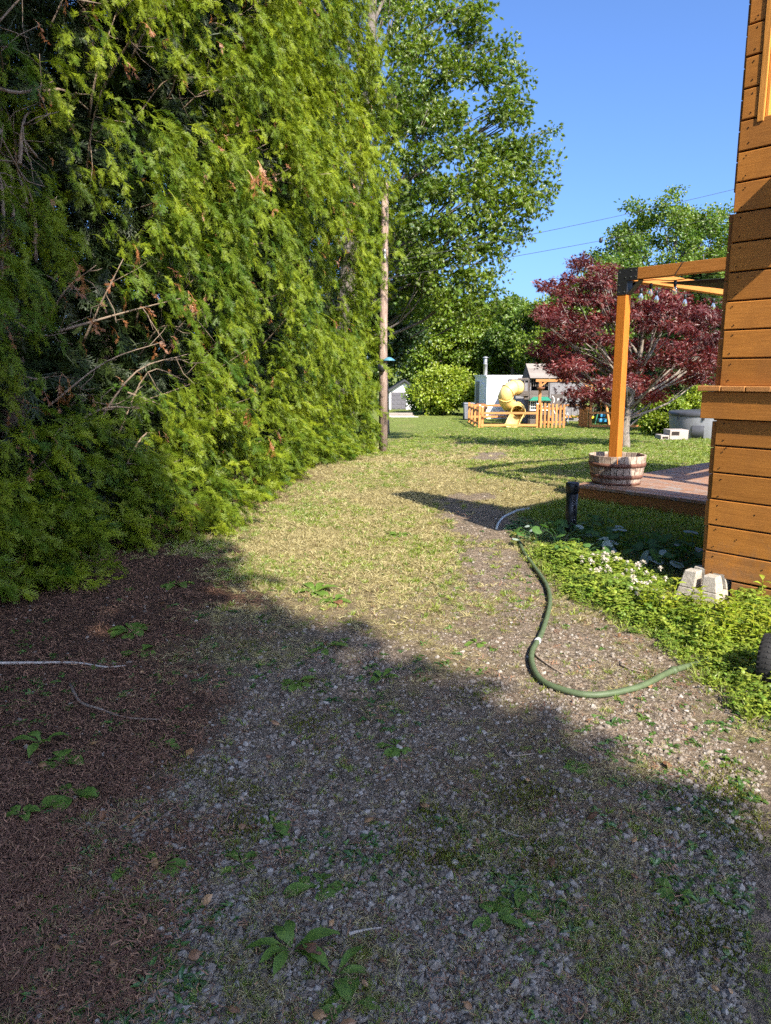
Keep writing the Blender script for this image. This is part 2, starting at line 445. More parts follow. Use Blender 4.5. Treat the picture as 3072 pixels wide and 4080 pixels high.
ground = bpy.data.objects.new('ground', me); COL.objects.link(ground); ground['kind'] = 'structure'

def place(n, xr, yr, dens, far=False):
    """n trial points in a rectangle, kept with probability dens(x, y); far: even over the picture rather than the plan"""
    x = U(*xr, n)
    y = U(*yr, n) if not far else 1 / U(1 / yr[1], 1 / yr[0], n)
    if far: x = U(xr[0], xr[1], n) * y
    k = rng.random(n) < dens(x, y)
    return x[k], y[k]

# ================================================================== MATERIALS
M = {}
M['siding'] = wood('orange_brown_stain', (.37, .138, .022), (.48, .192, .036), 'x', .6, bstr=.15, dirt=True)
M['siding_y'] = wood('orange_brown_stain_side', (.30, .11, .025), (.40, .16, .035), 'y', .55)
M['siding_z'] = wood('orange_stain_upright', (.50, .20, .035), (.60, .27, .06), 'z', .5)
M['end_grain'] = wood('board_end_grain', (.30, .10, .035), (.42, .17, .06), 'z', .7, cell=3)
M['ledge'] = wood('ledge_board', (.34, .145, .04), (.44, .20, .065), 'y', .6)
M['nail'] = plain('nail_hole', (.03, .015, .008), .8)
M['dark'] = plain('inside_shade', (.03, .022, .018), .9)  # near black: the shade of unlit insides put into the colour
M['beam'] = wood('pergola_beam_wood', (.40, .145, .026), (.54, .215, .05), 'x', .55)
M['beam_y'] = wood('pergola_cross_wood', (.40, .145, .026), (.54, .215, .05), 'y', .55)
M['post'] = wood('pergola_post_wood', (.44, .135, .014), (.54, .175, .024), 'z', .5)
M['black'] = plain('black_metal', (.018, .018, .02), .45, .5)
M['steel'] = plain('bright_steel', (.55, .55, .55), .35, .5, .9)
M['deck'] = wood('deck_board_wood', (.27, .14, .08), (.37, .21, .135), 'x', .6, (.27, .235, .21), 1.3)
M['fascia'] = wood('deck_fascia_wood', (.34, .12, .035), (.42, .17, .055), 'x', .6)
M['concrete'] = plain('block_concrete', (.38, .34, .285), .95, .1, 0, .25, 40, .9)
M['pipe'] = plain('black_pipe_plastic', (.016, .017, .018), .4, .5, 0, .3)
M['fleck'] = plain('white_paint_fleck', (.6, .6, .62), .8)
M['hose'] = plain('green_hose_rubber', (.085, .115, .055), .55, .35, 0, .18, 20)
M['hosepale'] = plain('pale_hose_vinyl', (.42, .46, .45), .5, .35)
M['rubber'] = plain('tyre_rubber', (.02, .019, .018), .75, .3, 0, .3, 30, .4)
M['stave'] = wood('barrel_stave_wood', (.34, .255, .19), (.52, .42, .34), 'z', .85, (.20, .13, .10), 1.6, .6, 2)
M['hoop'] = plain('rusty_hoop_iron', (.175, .085, .06), .8, .3, .2, .35, 14)
M['soil'] = plain('potting_soil', (.05, .035, .025), .95)
M['sail'] = plain('shade_mesh', (.025, .024, .024), .8)
M['fence'] = wood('fence_orange_stain', (.44, .165, .04), (.58, .25, .085), 'z', .6)
M['rail'] = wood('fence_rail_orange', (.44, .165, .04), (.58, .25, .085), 'x', .6)
M['tower'] = wood('weathered_tower_wood', (.075, .062, .055), (.17, .145, .13), 'x', .85, None, 1, .6)
M['shingle'] = wood('weathered_roof_board', (.17, .145, .125), (.30, .26, .225), 'x', .85)
M['white'] = plain('white_paint', (.74, .74, .73), .5)
M['green_awning'] = plain('green_awning_plastic', (.03, .20, .13), .5)
M['slide'] = plain('yellow_slide_plastic', (.78, .56, .20), .38, .5, 0, .06)
M['swing'] = plain('yellow_swing_plastic', (.85, .60, .03), .4)
M['bin_grey'] = plain('grey_bin_plastic', (.17, .175, .20), .55)
M['bin_brown'] = plain('brown_bin_plastic', (.17, .07, .035), .6)
M['tub'] = plain('grey_tub_shell', (.20, .205, .22), .5)
M['tub_dark'] = plain('dark_tub_cover', (.06, .062, .07), .45)
M['step_plastic'] = plain('taupe_step_plastic', (.36, .31, .27), .6)
M['roof_dark'] = plain('dark_roofing', (.05, .052, .056), .8)
M['galv'] = plain('galvanised_flue', (.36, .36, .36), .4, .5, .6)
M['garage_door'] = plain('grey_door_panel', (.12, .115, .13), .6)
M['timber'] = wood('grey_timber', (.24, .20, .17), (.36, .31, .27), 'x', .9)
M['slab'] = plain('pale_slab', (.55, .52, .47), .9)
M['glass_dark'] = plain('dark_window_glass', (.05, .06, .07), .1, .6)
M['blue_tin'] = plain('blue_tin_shade', (.08, .22, .30), .4, .5)
M['cable'] = plain('black_cable', (.03, .03, .03), .6)
M['toy_blue'] = plain('blue_toy_plastic', (.03, .22, .42), .4)
M['stick'] = wood('dead_twig_bark', (.19, .14, .10), (.33, .26, .20), 'x', .9)
M['pale_stick'] = wood('pale_twig_bark', (.30, .26, .22), (.44, .39, .34), 'x', .9)
m, nt, out = newmat('white_clapboard')
v = coords(nt, (1, 1, 1)); w = N(nt, 'TexWave', wave_type='BANDS', bands_direction='Z', wave_profile='SAW'); w.inputs['Scale'].default_value = 3.2; nt.links.new(v, w.inputs[0])
principled(nt, out, ramp(nt, w.outputs[0], [(.0, (.55, .55, .58)), (.12, (.74, .74, .76)), (1, (.78, .78, .79))]), .6, .2, 0, w.outputs[0], .6, .03); M['clap'] = m
m, nt, out = newmat('grey_brick_sheet')
v = coords(nt, (1, 1, 1)); br = N(nt, 'TexBrick'); mp = N(nt, 'Mapping'); mp.inputs['Rotation'].default_value = (R(90), 0, 0)
nt.links.new(v, mp.inputs[0]); nt.links.new(mp.outputs[0], br.inputs['Vector']); br.inputs['Scale'].default_value = 4
br.inputs['Color1'].default_value = (.20, .195, .2, 1); br.inputs['Color2'].default_value = (.26, .25, .26, 1); br.inputs['Mortar'].default_value = (.13, .13, .135, 1)
principled(nt, out, br.outputs[0], .85); M['greybrick'] = m
m, nt, out = newmat('bulb_glass')
gp = N(nt, 'BsdfPrincipled'); gp.inputs['Base Color'].default_value = (.95, .95, .92, 1); gp.inputs['Roughness'].default_value = .03; gp.inputs['IOR'].default_value = 1.2
gp.inputs['Transmission Weight'].default_value = .9; nt.links.new(gp.outputs[0], out.inputs[0]); M['bulb'] = m
def bark(name, c1, c2, sc=1.0):
    m, nt, out = newmat(name); v = coords(nt, (6 * sc, 6 * sc, 1.2 * sc)); n = noise(nt, v, 4, 6, .7, .5)
    principled(nt, out, ramp(nt, n, [(.32, c1), (.68, c2)]), .95, .1, 0, n, .8, .02); return m
M['bark_grey'] = bark('grey_bark', (.09, .075, .062), (.22, .19, .16))
M['bark_cedar'] = bark('cedar_bark', (.10, .07, .052), (.24, .175, .13))
M['bark_maple'] = bark('pale_maple_bark', (.13, .105, .085), (.33, .285, .24), 2)
M['bare'] = bark('bare_branch_bark', (.15, .11, .078), (.33, .25, .185), 3)
M['pole'] = bark('weathered_pole_wood', (.21, .14, .105), (.40, .30, .25), .9)
M['thuja'] = leafmat('cedar_spray', (.055, .115, .012), (.265, .315, .018), .36, (1.3, 1.3, .3), .45, .015)
M['thuja_shade'] = leafmat('cedar_shade_spray', (.014, .028, .008), (.04, .062, .012), .2, (1.3, 1.5, .5), .5, .03)  # darker copy of the spray: shade inside the hedge put into the colour
M['dead'] = leafmat('dead_cedar_spray', (.30, .105, .03), (.46, .20, .07), .3, (1.3, 1.1, .8))
M['oak'] = leafmat('oak_leaf', (.06, .115, .014), (.18, .245, .022), .42, (1.4, 1.5, .4), .35, .035)
M['mapleleaf'] = leafmat('red_maple_leaf', (.055, .014, .014), (.24, .042, .042), .48, (1.7, .7, .8), .4, .05)
M['lime'] = leafmat('bright_bush_leaf', (.12, .19, .016), (.29, .35, .03), .42, (1.35, 1.4, .4), .4, .04)
M['wood_leaf'] = leafmat('woodland_leaf', (.08, .145, .02), (.20, .27, .035), .42, (1.4, 1.5, .5), .4, .04)
M['dark_leaf'] = leafmat('dark_evergreen_leaf', (.016, .038, .012), (.045, .085, .020), .25, (1.4, 1.5, .6), .4, .05)
M['spruce'] = leafmat('blue_spruce_needle', (.04, .075, .045), (.10, .15, .09), .2, (1.2, 1.3, .9), .5, .04)
M['grass_g'] = leafmat('green_grass_blade', (.13, .19, .022), (.28, .32, .05), .4, (1.4, 1.4, .5), .5, .05)
M['grass_d'] = leafmat('dry_grass_blade', (.25, .205, .09), (.44, .365, .19), .35, (1.2, 1.2, .9), .6, .03)
M['clover'] = leafmat('clover_leaf', (.13, .225, .022), (.33, .40, .045), .4, (1.4, 1.5, .4), .5, .05)
M['weed'] = leafmat('tall_weed_leaf', (.20, .29, .018), (.40, .46, .04), .45, (1.4, 1.4, .35), .5, .05)
M['rosette'] = leafmat('rosette_weed_leaf', (.05, .115, .022), (.11, .19, .03), .35, (1.4, 1.5, .5), .4, .08)
M['squash'] = leafmat('broad_round_leaf', (.045, .115, .030), (.10, .18, .04), .35, (1.3, 1.5, .5), .5, .06)
M['rosette_solo'] = leafmat('rosette_leaf', (.13, .215, .036), (.11, .19, .03), .35, (1.4, 1.5, .5), .5, .03, True)
M['squash_solo'] = leafmat('round_leaf', (.075, .155, .036), (.10, .18, .04), .35, (1.3, 1.5, .5), .5, .03, True)
M['squash_pale'] = leafmat('pale_leaf_underside', (.34, .42, .36), (.50, .56, .50), .3, (1, 1.1, .9), .6, .05)
M['blossom'] = plain('clover_blossom', (.66, .60, .50), .9)
M['brown_leaf'] = leafmat('fallen_brown_leaf', (.20, .09, .045), (.40, .22, .09), .25, (1.2, 1, .8))
M['needle'] = leafmat('brown_cedar_litter', (.15, .075, .048), (.38, .205, .12), .1, (1, 1, 1), .8, .02)
M['moss'] = leafmat('moss_tuft', (.09, .10, .018), (.16, .16, .03), .2, (1, 1, .6), .9, .0)
def stone_mat():
    m, nt, out = newmat('gravel_stone')
    at = N(nt, 'Attribute', attribute_name='tint', attribute_type='INSTANCER')
    c = ramp(nt, at.outputs['Fac'], [(0, (.115, .090, .068)), (.35, (.205, .168, .132)), (.75, (.275, .238, .198)), (1, (.36, .325, .28))])
    v = coords(nt, (1, 1, 1)); n = noise(nt, v, 2.5, 4, .7)
    c = mixc(nt, 1.0, c, ramp(nt, n, [(.3, (.7, .7, .7)), (.7, (1.2, 1.2, 1.2))]), 'MULTIPLY')
    principled(nt, out, c, .85, .25); return m
M['stone'] = stone_mat()

# ================================================================== GROUND COVER (nobody could count it)
def stones():
    out = []
    for q in range(7):
        mb = MB(); import bmesh
        bm = bmesh.new(); bmesh.ops.create_icosphere(bm, subdivisions=1 if q < 5 else 2, radius=.5)
        ax = [random.uniform(.65, 1.15), random.uniform(.55, 1.0), random.uniform(.35, .65)]
        for vv in bm.verts:
            k = 1 + random.uniform(-.25, .22); vv.co = Vector((vv.co.x * ax[0] * k, vv.co.y * ax[1] * k, vv.co.z * ax[2] * k))
        mb.v = [tuple(x.co) for x in bm.verts]; mb.f = [tuple(x.index for x in f.verts) for f in bm.faces]; bm.free()
        out.append(variant(f'stone_{q}', mb, M['stone']))
    return out
STONES = stones()
def gdens(x, y):
    lm, gm, *_ = masks(x, y); return np.clip(gm * 1.1 * (1 - .85 * lm) + .05, 0, 1)
x, y = place(80000, (-.56, .56), (1.2, 10.5), lambda x, y: gdens(x, y) * sst(.95, .6, y / 11), far=True)
s = np.clip(.0043 * np.exp(rng.normal(0, .55, len(x))) * (1 + y * .12), .003, .021)
scatter('gravel', STONES, np.stack([x, y, hz(x, y) - s * .05], 1), randrot(len(x), .5), s * 1.9, np.clip(rng.normal(.5, .24, len(x)), 0, 1),
        label='grey crushed stone gravel spread over the driveway', cat='gravel', kind='stuff')

def tuft(mat, name, n, ln, w, lean, k=6):
    out = []
    for q in range(k):
        mb = MB()
        for i in range(n):
            a = random.uniform(0, 6.283); b = Vector((math.cos(a), math.sin(a), 0)) * random.uniform(0, .03) * (ln / .06)
            th = random.uniform(*lean); d = Vector((math.cos(a) * math.sin(th), math.sin(a) * math.sin(th), math.cos(th)))
            l = ln * random.uniform(.5, 1.2); s = d.cross(Vector((random.gauss(0, 1), random.gauss(0, 1), .2))).normalized() * w
            m1 = b + d * l * .55; tip = b + d * l * .95 + Vector((d.x, d.y, -.5)) * l * .25
            mb.add([b - s, b + s, m1 + s * .8, m1 - s * .8, tip], [(0, 1, 2, 3), (3, 2, 4)])
        out.append(variant(f'{name}_{q}', mb, mat))
    return out
TG = tuft(M['grass_g'], 'green_tuft', 13, .06, .0022, (.1, 1.0))
TD = tuft(M['grass_d'], 'dry_tuft', 12, .07, .0018, (.6, 1.5))
def gr_d(which):
    def f(x, y):
        lm, gm, sm, gr, n1, n2 = masks(x, y)
        g = sm * (gr if which else (1 - gr * .75))
        return np.clip(g * 1.05 + (.04 if which else .03) * (y < 6) * (1 - lm), 0, 1) * (x > hedge_x(y) - .3)
    return f
x, y = place(52000, (-.62, .62), (1.25, 13), gr_d(1), far=True)
scatter('green_grass', TG, np.stack([x, y, hz(x, y)], 1), randrot(len(x), .12), U(.45, 1.0, len(x)) * (.36 + .07 * y), rng.random(len(x)),
        label='short green grass growing through the driveway and near lawn', cat='grass', kind='stuff')
x, y = place(60000, (-.62, .62), (1.25, 13), gr_d(0), far=True)
scatter('dry_grass', TD, np.stack([x, y, hz(x, y) + .003], 1), randrot(len(x), .15), U(.45, 1.05, len(x)) * (.36 + .07 * y), rng.random(len(x)),
        label='straw coloured dry mown grass lying over the driveway', cat='grass', kind='stuff')
TG1 = tuft(M['grass_g'], 'lane_tuft', 15, .065, .0042, (.15, 1.1)); TD1 = tuft(M['grass_d'], 'lane_dry_tuft', 13, .06, .0040, (.5, 1.45))
x, y = place(34000, (-.45, .55), (4.2, 14), lambda x, y: gr_d(1)(x, y) * sst(4.0, 6.5, y), far=True)
scatter('lane_grass', TG1, np.stack([x, y, hz(x, y)], 1), randrot(len(x), .15), U(.4, 1.05, len(x)) * (.75 + .02 * y), rng.random(len(x)),
        label='patchy yellow green grass on the sunny middle of the lane', cat='grass', kind='stuff')
x, y = place(30000, (-.45, .55), (4.2, 14), lambda x, y: gr_d(0)(x, y) * sst(4.0, 6.5, y), far=True)
scatter('lane_dry_grass', TD1, np.stack([x, y, hz(x, y)], 1), randrot(len(x), .2), U(.4, 1.05, len(x)) * (.75 + .02 * y), rng.random(len(x)),
        label='bleached straw grass on the sunny middle of the lane', cat='grass', kind='stuff')
TG2 = tuft(M['grass_g'], 'lawn_tuft', 18, .09, .006, (.1, .9)); TD2 = tuft(M['grass_d'], 'lawn_dry_tuft', 14, .09, .006, (.4, 1.3))
x, y = place(26000, (-.75, .85), (12, 46), lambda x, y: gr_d(1)(x, y), far=True)
scatter('lawn_grass', TG2, np.stack([x, y, hz(x, y)], 1), randrot(len(x), .1), U(.5, 1.0, len(x)) * (.7 + .012 * y), rng.random(len(x)),
        label='green lawn grass stretching back to the playground fence', cat='grass', kind='stuff')
x, y = place(16000, (-.75, .85), (12, 46), lambda x, y: gr_d(0)(x, y), far=True)
scatter('lawn_dry_grass', TD2, np.stack([x, y, hz(x, y)], 1), randrot(len(x), .1), U(.5, 1.0, len(x)) * (.7 + .012 * y), rng.random(len(x)),
        label='sun dried yellow grass patches on the far lawn', cat='grass', kind='stuff')

# cedar litter, twiglets, fallen leaves
def litter_bits():
    out = []
    for q in range(6):
        mb = MB()
        for i in range(7):
            a = random.uniform(0, 6.283); p = Vector((random.gauss(0, .02), random.gauss(0, .02), random.uniform(0, .008)))
            l = random.uniform(.008, .034); d = Vector((math.cos(a), math.sin(a), random.gauss(0, .15))) * l
            s = Vector((-d.y, d.x, 0)).normalized() * random.uniform(.0010, .0024)
            k = Vector((random.gauss(0, .2), random.gauss(0, .2), .1)) * l
            mb.add([p - s, p + s, p + d * .5 + k + s, p + d * .5 + k - s, p + d + s * .4, p + d - s * .4], [(0, 1, 2, 3), (3, 2, 4, 5)])
        out.append(variant(f'litter_{q}', mb, M['needle']))
    return out
x, y = place(46000, (-.60, .45), (1.2, 8), lambda x, y: np.clip(masks(x, y)[0] * 1.1 + .045, 0, 1), far=True)
scatter('cedar_litter', litter_bits(), np.stack([x, y, hz(x, y) + .002], 1), randrot(len(x), .2), U(.6, 1.5, len(x)) * (.48 + .11 * y), rng.random(len(x)) ** 1.6,
        label='brown cedar needles and twiglets matted beside the hedge', cat='litter', kind='stuff')
def flatleaf(mat, name, k=4):
    out = []
    for q in range(k):
        mb = MB(); lobed(mb, (-.5, 0, .05), (1, 0, .1), (0, .2, 1), 1.0, [1.2, .75, .5, .55, .6, .9, .55, .5, .55, .75] if q % 2 else OAK[::2])
        out.append(variant(f'{name}_{q}', mb, mat))
    return out
x, y = place(190, (-.56, .56), (1.25, 9), lambda x, y: .8 + 0 * x, far=True)
scatter('fallen_leaves', flatleaf(M['brown_leaf'], 'brown_leaf'), np.stack([x, y, hz(x, y) + .012], 1), randrot(len(x), .45), .012 + .036 * rng.random(len(x)) ** 2, rng.random(len(x)),
        label='small brown and orange fallen leaves strewn over the gravel', cat='leaves', kind='stuff')
def mosses():
    out = []
    for q in range(3):
        mb = MB()
        for i in range(26):
            p = Vector((random.gauss(0, .03), random.gauss(0, .03), 0)); blade(mb, p, (random.gauss(0, .5), random.gauss(0, .5), 1), .012, .005, droop=.1, shape=[.6, .8, 0])
        out.append(variant(f'moss_{q}', mb, M['moss']))
    return out
x, y = place(9000, (-.4, .56), (1.25, 5.5), lambda x, y: sst(.58, .72, fbm(x * 2.3, y * 2.3, 91)) * .7 * (1 - masks(x, y)[0]), far=True)
scatter('moss', mosses(), np.stack([x, y, hz(x, y)], 1), randrot(len(x), .1), U(.6, 1.3, len(x)), rng.random(len(x)),
        label='olive moss cushions between the gravel stones', cat='moss', kind='stuff')
# low broad-leaved ground weeds everywhere in the drive
def smallweed(mat, name, k=5):
    out = []
    for q in range(k):
        mb = MB()
        for i in range(random.randint(5, 9)):
            a = random.uniform(0, 6.283); d = Vector((math.cos(a), math.sin(a), random.uniform(.15, .8)))
            blade(mb, (0, 0, 0), d, random.uniform(.025, .055), random.uniform(.010, .018), droop=.5, shape=[.2, .8, 1, .7, 0])
        out.append(variant(f'{name}_{q}', mb, mat))
    return out
SW = smallweed(M['rosette'], 'small_weed')
x, y = place(4200, (-.56, .56), (1.25, 9.5), lambda x, y: sst(.45, .68, fbm(x * 1.9, y * 1.9, 57)) * .9 * (x > hedge_x(y)), far=True)
scatter('small_weeds', SW, np.stack([x, y, hz(x, y)], 1), randrot(len(x), .15), U(.5, 1.15, len(x)) * (.8 + .04 * y), rng.random(len(x)),
        label='tiny green weeds sprouting all over the driveway', cat='weeds', kind='stuff')

# clover bank beside the hut
def trifoil(k=5):
    out = []
    for q in range(k):
        mb = MB()
        for i in range(6):
            p = Vector((random.gauss(0, .035), random.gauss(0, .035), 0)); h = random.uniform(.04, .13); top = p + Vector((random.gauss(0, .02), random.gauss(0, .02), h))
            mb.tube([p, top], .0012, 3, False); a0 = random.uniform(0, 6.28)
            for j in range(3):
                a = a0 + j * 2.094; lobed(mb, top, (math.cos(a), math.sin(a), random.uniform(-.1, .4)), (0, 0, 1), random.uniform(.022, .034), OVATE)
        out.append(variant(f'clover_{q}', mb, M['clover']))
    return out
def polyfill(poly, n, dens=None, fuzz=.22):
    lo, hi = poly.min(0), poly.max(0); x, y = U(lo[0], hi[0], n), U(lo[1], hi[1], n)
    pl = np.vstack([poly, poly[:1]]); k = inpoly(x, y, poly) & (polydist(x, y, pl) > fuzz * rng.random(n) * (.2 + 1.6 * fbm(x * 4, y * 4, 77, 2) ** 1.5))
    if dens is not None: k &= rng.random(n) < dens(x, y)
    return x[k], y[k]
keep_block = lambda x, y: np.hypot(x - 2.18, y - 4.78) > .02
def off_block(x, y): return np.hypot(x - 2.06, y - 4.70) > .30
x, y = polyfill(CLOVER, 7500, lambda x, y: off_block(x, y) * (.45 + .55 * sst(.35, .55, fbm(x * 3, y * 3, 71))) * sst(2.3, 3.4, y))
scatter('clover', trifoil(), np.stack([x, y, hz(x, y)], 1), randrot(len(x), .14), U(.55, 1.1, len(x)) * (.45 + .9 * fbm(x * 2.5, y * 2.5, 313, 2)) * (.55 + .45 * sst(0, .3, polydist(x, y, np.vstack([CLOVER, CLOVER[:1]])))), rng.random(len(x)),
        label='bank of leafy clover along the hose and hut', cat='clover', kind='stuff')
x, y = polyfill(CLOVER, 3000, lambda x, y: .8 * off_block(x, y))
scatter('bank_grass', TG, np.stack([x, y, hz(x, y)], 1), randrot(len(x), .15), U(.6, 1.5, len(x)), rng.random(len(x)) * .8 + .2,
        label='longer green grass mixed through the clover bank', cat='grass', kind='stuff')
def tallweed(k=5):
    out = []
    for q in range(k):
        mb = MB(); h = random.uniform(.16, .30); ln = Vector((random.gauss(0, .15), random.gauss(0, .15), 1)).normalized()
        mb.tube([Vector((0, 0, 0)), ln * h], .002, 4, False)
        for j in range(13):
            t = .2 + .8 * j / 12; a = j * 2.4; d = Vector((math.cos(a), math.sin(a), .35 + .5 * t))
            blade(mb, ln * h * t, d, random.uniform(.06, .10) * (1.15 - .45 * t), random.uniform(.020, .034), droop=.45, shape=[.15, .8, 1, .6, 0])
        out.append(variant(f'tall_weed_{q}', mb, M['weed']))
    return out
TW = tallweed()
POLYW = Gxy([(2420, 2400), (2720, 2450), (3072, 2470), (3500, 2520), (3500, 2760), (3072, 2700), (2850, 2640), (2650, 2520)])
x, y = polyfill(POLYW, 900, lambda x, y: .62 * (np.hypot(x - 2.04, y - 4.66) > .27))
scatter('tall_weeds', TW, np.stack([x, y, hz(x, y)], 1), randrot(len(x), .12), U(.55, 1.05, len(x)), rng.random(len(x)),
        label='yellow green leafy weeds crowded at the foot of the hut', cat='weeds', kind='stuff')
mb = MB()
x, y = polyfill(Gxy([(2270, 2290), (2400, 2250), (2700, 2330), (2660, 2460), (2480, 2440), (2330, 2390)]), 150)
head = MB(); import bmesh
for i in range(26):
    d = rv(); d.z = abs(d.z) if i % 3 else d.z; blade(head, d * .004, d + Vector((0, 0, .3)), .012, .006, droop=0, shape=[.7, .9, .2])
scatter('clover_blossoms', [variant('blossom_0', head, M['blossom'])], np.stack([x, y, hz(x, y) + U(.10, .17, len(x))], 1), randrot(len(x), .12), U(1.0, 1.7, len(x)), rng.random(len(x)),
        label='white clover flower heads standing above the clover bank', cat='flowers', kind='stuff')
# weeds and grass in the hut's shadow
x, y = polyfill(SHADEWEED, 3000)
scatter('shade_weeds', smallweed(M['squash'], 'shade_weed'), np.stack([x, y, hz(x, y)], 1), randrot(len(x), .2), U(1.0, 2.1, len(x)), rng.random(len(x)),
        label='dark green creeping weeds in the shadow behind the hut', cat='weeds', kind='stuff')
x, y = polyfill(Gxy([(2050, 2050), (2250, 1990), (2480, 2000), (2860, 2090), (2860, 2250), (2300, 2180)]), 2600)
scatter('shade_grass', TG, np.stack([x, y, hz(x, y)], 1), randrot(len(x), .15), U(.9, 1.9, len(x)), rng.random(len(x)) * .7,
        label='dark green grass in front of the low deck', cat='grass', kind='stuff')

# ================================================================== CEDAR HEDGE
def spray(mb, base, ax, lat, ln, w):
    """flat fern-like cedar spray: axis, side twigs, scale-leaf tips"""
    base, ax, lat = Vector(base), Vector(ax).normalized(), Vector(lat).normalized()
    def rh(p, d, l, ww):
        s = d.cross(ax.cross(lat)).normalized() * ww * .5
        q = p + d * l
        mb.add([p, p + d * l * .45 + s, q, p + d * l * .45 - s], [(0, 1, 2, 3)])
    nrm = ax.cross(lat)
    rh(base, ax, ln, w * 1.1)
    k = 6
    for i in range(k):
        t = .12 + .8 * i / k
        for sg in (-1, 1):
            tt = t + (.05 if sg > 0 else 0)
            p = base + ax * ln * tt - Vector((0, 0, 1)) * 0.06 * ln * tt
            d = (ax * .80 + lat * sg * random.uniform(.35, .75) + nrm * random.gauss(0, .22)).normalized()
            l = ln * (.46 - .32 * tt) * random.uniform(.6, 1.3)
            rh(p, d, l, w)
            for j in (.35, .65):
                d2 = (d * .8 + (lat * -sg if j < .5 else lat * sg) * .45 + ax * .3).normalized()
                rh(p + d * l * j, d2, l * .48, w * .9)
def bough(mat, name, k=9, n=11, droop=1.0):
    out = []
    for q in range(k):
        mb = MB(); pts = []
        L0 = random.uniform(.26, .40); side = random.gauss(0, .12)
        for i in range(6):
            t = i / 5; pts.append(Vector((L0 * (t - .25 * droop * t * t), side * L0 * t, L0 * (.10 * t - .62 * droop * t * t))))
        mb.tube(pts, [.004, .0035, .003, .0025, .002, .001], 3, False)
        for i in range(n):
            t = .22 + .78 * (i + random.random() * .5) / n; j = min(int(t * 5), 4)
            p = pts[j].lerp(pts[min(j + 1, 5)], t * 5 - j); tg = (pts[min(j + 1, 5)] - pts[j]).normalized()
            sg = -1 if i % 2 else 1
            ax = (tg * .7 + Vector((.1, sg * .55, -.35 * droop)) + rv(.42)).normalized()
            lat = ax.cross(rv() * .7 + Vector((1.0, 0, .3))).normalized()
            spray(mb, p, ax, lat, random.uniform(.07, .17) * (1.1 - .35 * t), .0056)
        spray(mb, pts[4], (pts[5] - pts[4]).normalized(), Vector((.1, 1, .2)), .13, .0066)
        out.append(variant(f'{name}_{q}', mb, mat))
    return out
BOUGH = bough(M['thuja'], 'bough'); BOUGH_LOW = bough(M['thuja'], 'low_bough', 6, 11, .35); BOUGH_IN = bough(M['thuja_shade'], 'inner_bough', 5, 7)
HY0, HY1, HZ1 = 2.4, 15.9, 10.2
def hedge_surf(y, z):
    """how far the hedge stands out at (y, z): tree columns, skirt, hollows"""
    col = .30 * np.abs(np.sin((y - 4.2) * math.pi / 1.75)) ** .7
    bulge = .65 * (fbm(y * .75, z * .75, 201, 3) - .5) + .85 * (fbm(y * 2.1, z * 1.5, 211, 2) - .5)
    skirt = .30 * sst(.9, .2, z) * sst(9.5, 8.0, y) * sst(5.6, 7.0, y) + np.interp(y, [3, 4.5, 5.2, 6.2, 7, 9, 12], [-.62, -.55, -.42, -.38, -.22, -.12, 0])
    hole = 1.05 * np.exp(-((y - 6.35) / .55) ** 2 - ((z - 3.25) / .55) ** 2) + .7 * np.exp(-((y - 8.1) / .6) ** 2 - ((z - .55) / .35) ** 2) + .5 * np.exp(-((y - 5.1) / .3) ** 2 - ((z - 4.6) / .8) ** 2)
    top = .9 * sst(7.5, 10.5, z) - .28 * sst(13.5, 15.5, y) * sst(2.5, 4.5, z)
    return hedge_x(y) + col - .22 + bulge + skirt - hole - top - .25 * sst(15.0, 15.9, y)
hl = G(700, 2150)
hedge = thing('cedar_hedge', 'tall dense green cedar hedge running along the driveway', 'hedge', (-2.9, 9.0, 0))
def hedge_pts(n, depth, ymin=HY0, zmin=.03, zmax=HZ1):
    y = U(ymin, HY1, n); keep = rng.random(n) < np.clip(1.25 - .045 * y, .4, 1); y = y[keep]; n = len(y)
    z = zmin + (zmax - zmin) * rng.random(n)
    dd = depth(n); x = hedge_surf(y, z) - dd
    return x, y, z, dd
x, y, z, dd = hedge_pts(36000, lambda n: np.minimum(rng.exponential(.15, n), .8))
k = fbm(y * 1.45, z * 1.2, 251, 3) + rng.normal(0, .03, len(y)) > .445 + .065 * sst(10.5, 6, y) * sst(4.5, 5.7, y) - .05 * sst(5.2, 4.4, y)             # gaps between the tufts
x, y, z, dd = x[k], y[k], z[k], dd[k]
rot = np.stack([rng.normal(0, .35, len(x)), rng.normal(.18, .28, len(x)), rng.normal(-.15, .75, len(x))], 1)
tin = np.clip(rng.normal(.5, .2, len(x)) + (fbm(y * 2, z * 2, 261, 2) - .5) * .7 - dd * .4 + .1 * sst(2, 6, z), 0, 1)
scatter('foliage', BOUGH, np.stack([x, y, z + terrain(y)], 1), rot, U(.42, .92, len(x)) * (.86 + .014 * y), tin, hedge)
x, y, z, dd = hedge_pts(2600, lambda n: np.minimum(rng.exponential(.15, n), .5) - .02, zmax=1.5)
rot = np.stack([rng.normal(0, .3, len(x)), rng.normal(.05, .22, len(x)), rng.normal(-.25, .7, len(x))], 1)
k = ~((np.abs(y - 8.1) < .7) & (z > .2) & (z < .85)) & (rng.random(len(y)) < sst(1.5, .1, z) ** 1.3)
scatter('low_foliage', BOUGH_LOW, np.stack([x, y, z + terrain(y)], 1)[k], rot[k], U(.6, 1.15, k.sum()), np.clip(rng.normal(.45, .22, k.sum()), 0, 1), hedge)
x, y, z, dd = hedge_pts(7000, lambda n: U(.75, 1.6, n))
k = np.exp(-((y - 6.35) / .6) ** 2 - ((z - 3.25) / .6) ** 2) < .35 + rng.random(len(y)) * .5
x, y, z = x[k], y[k], z[k]
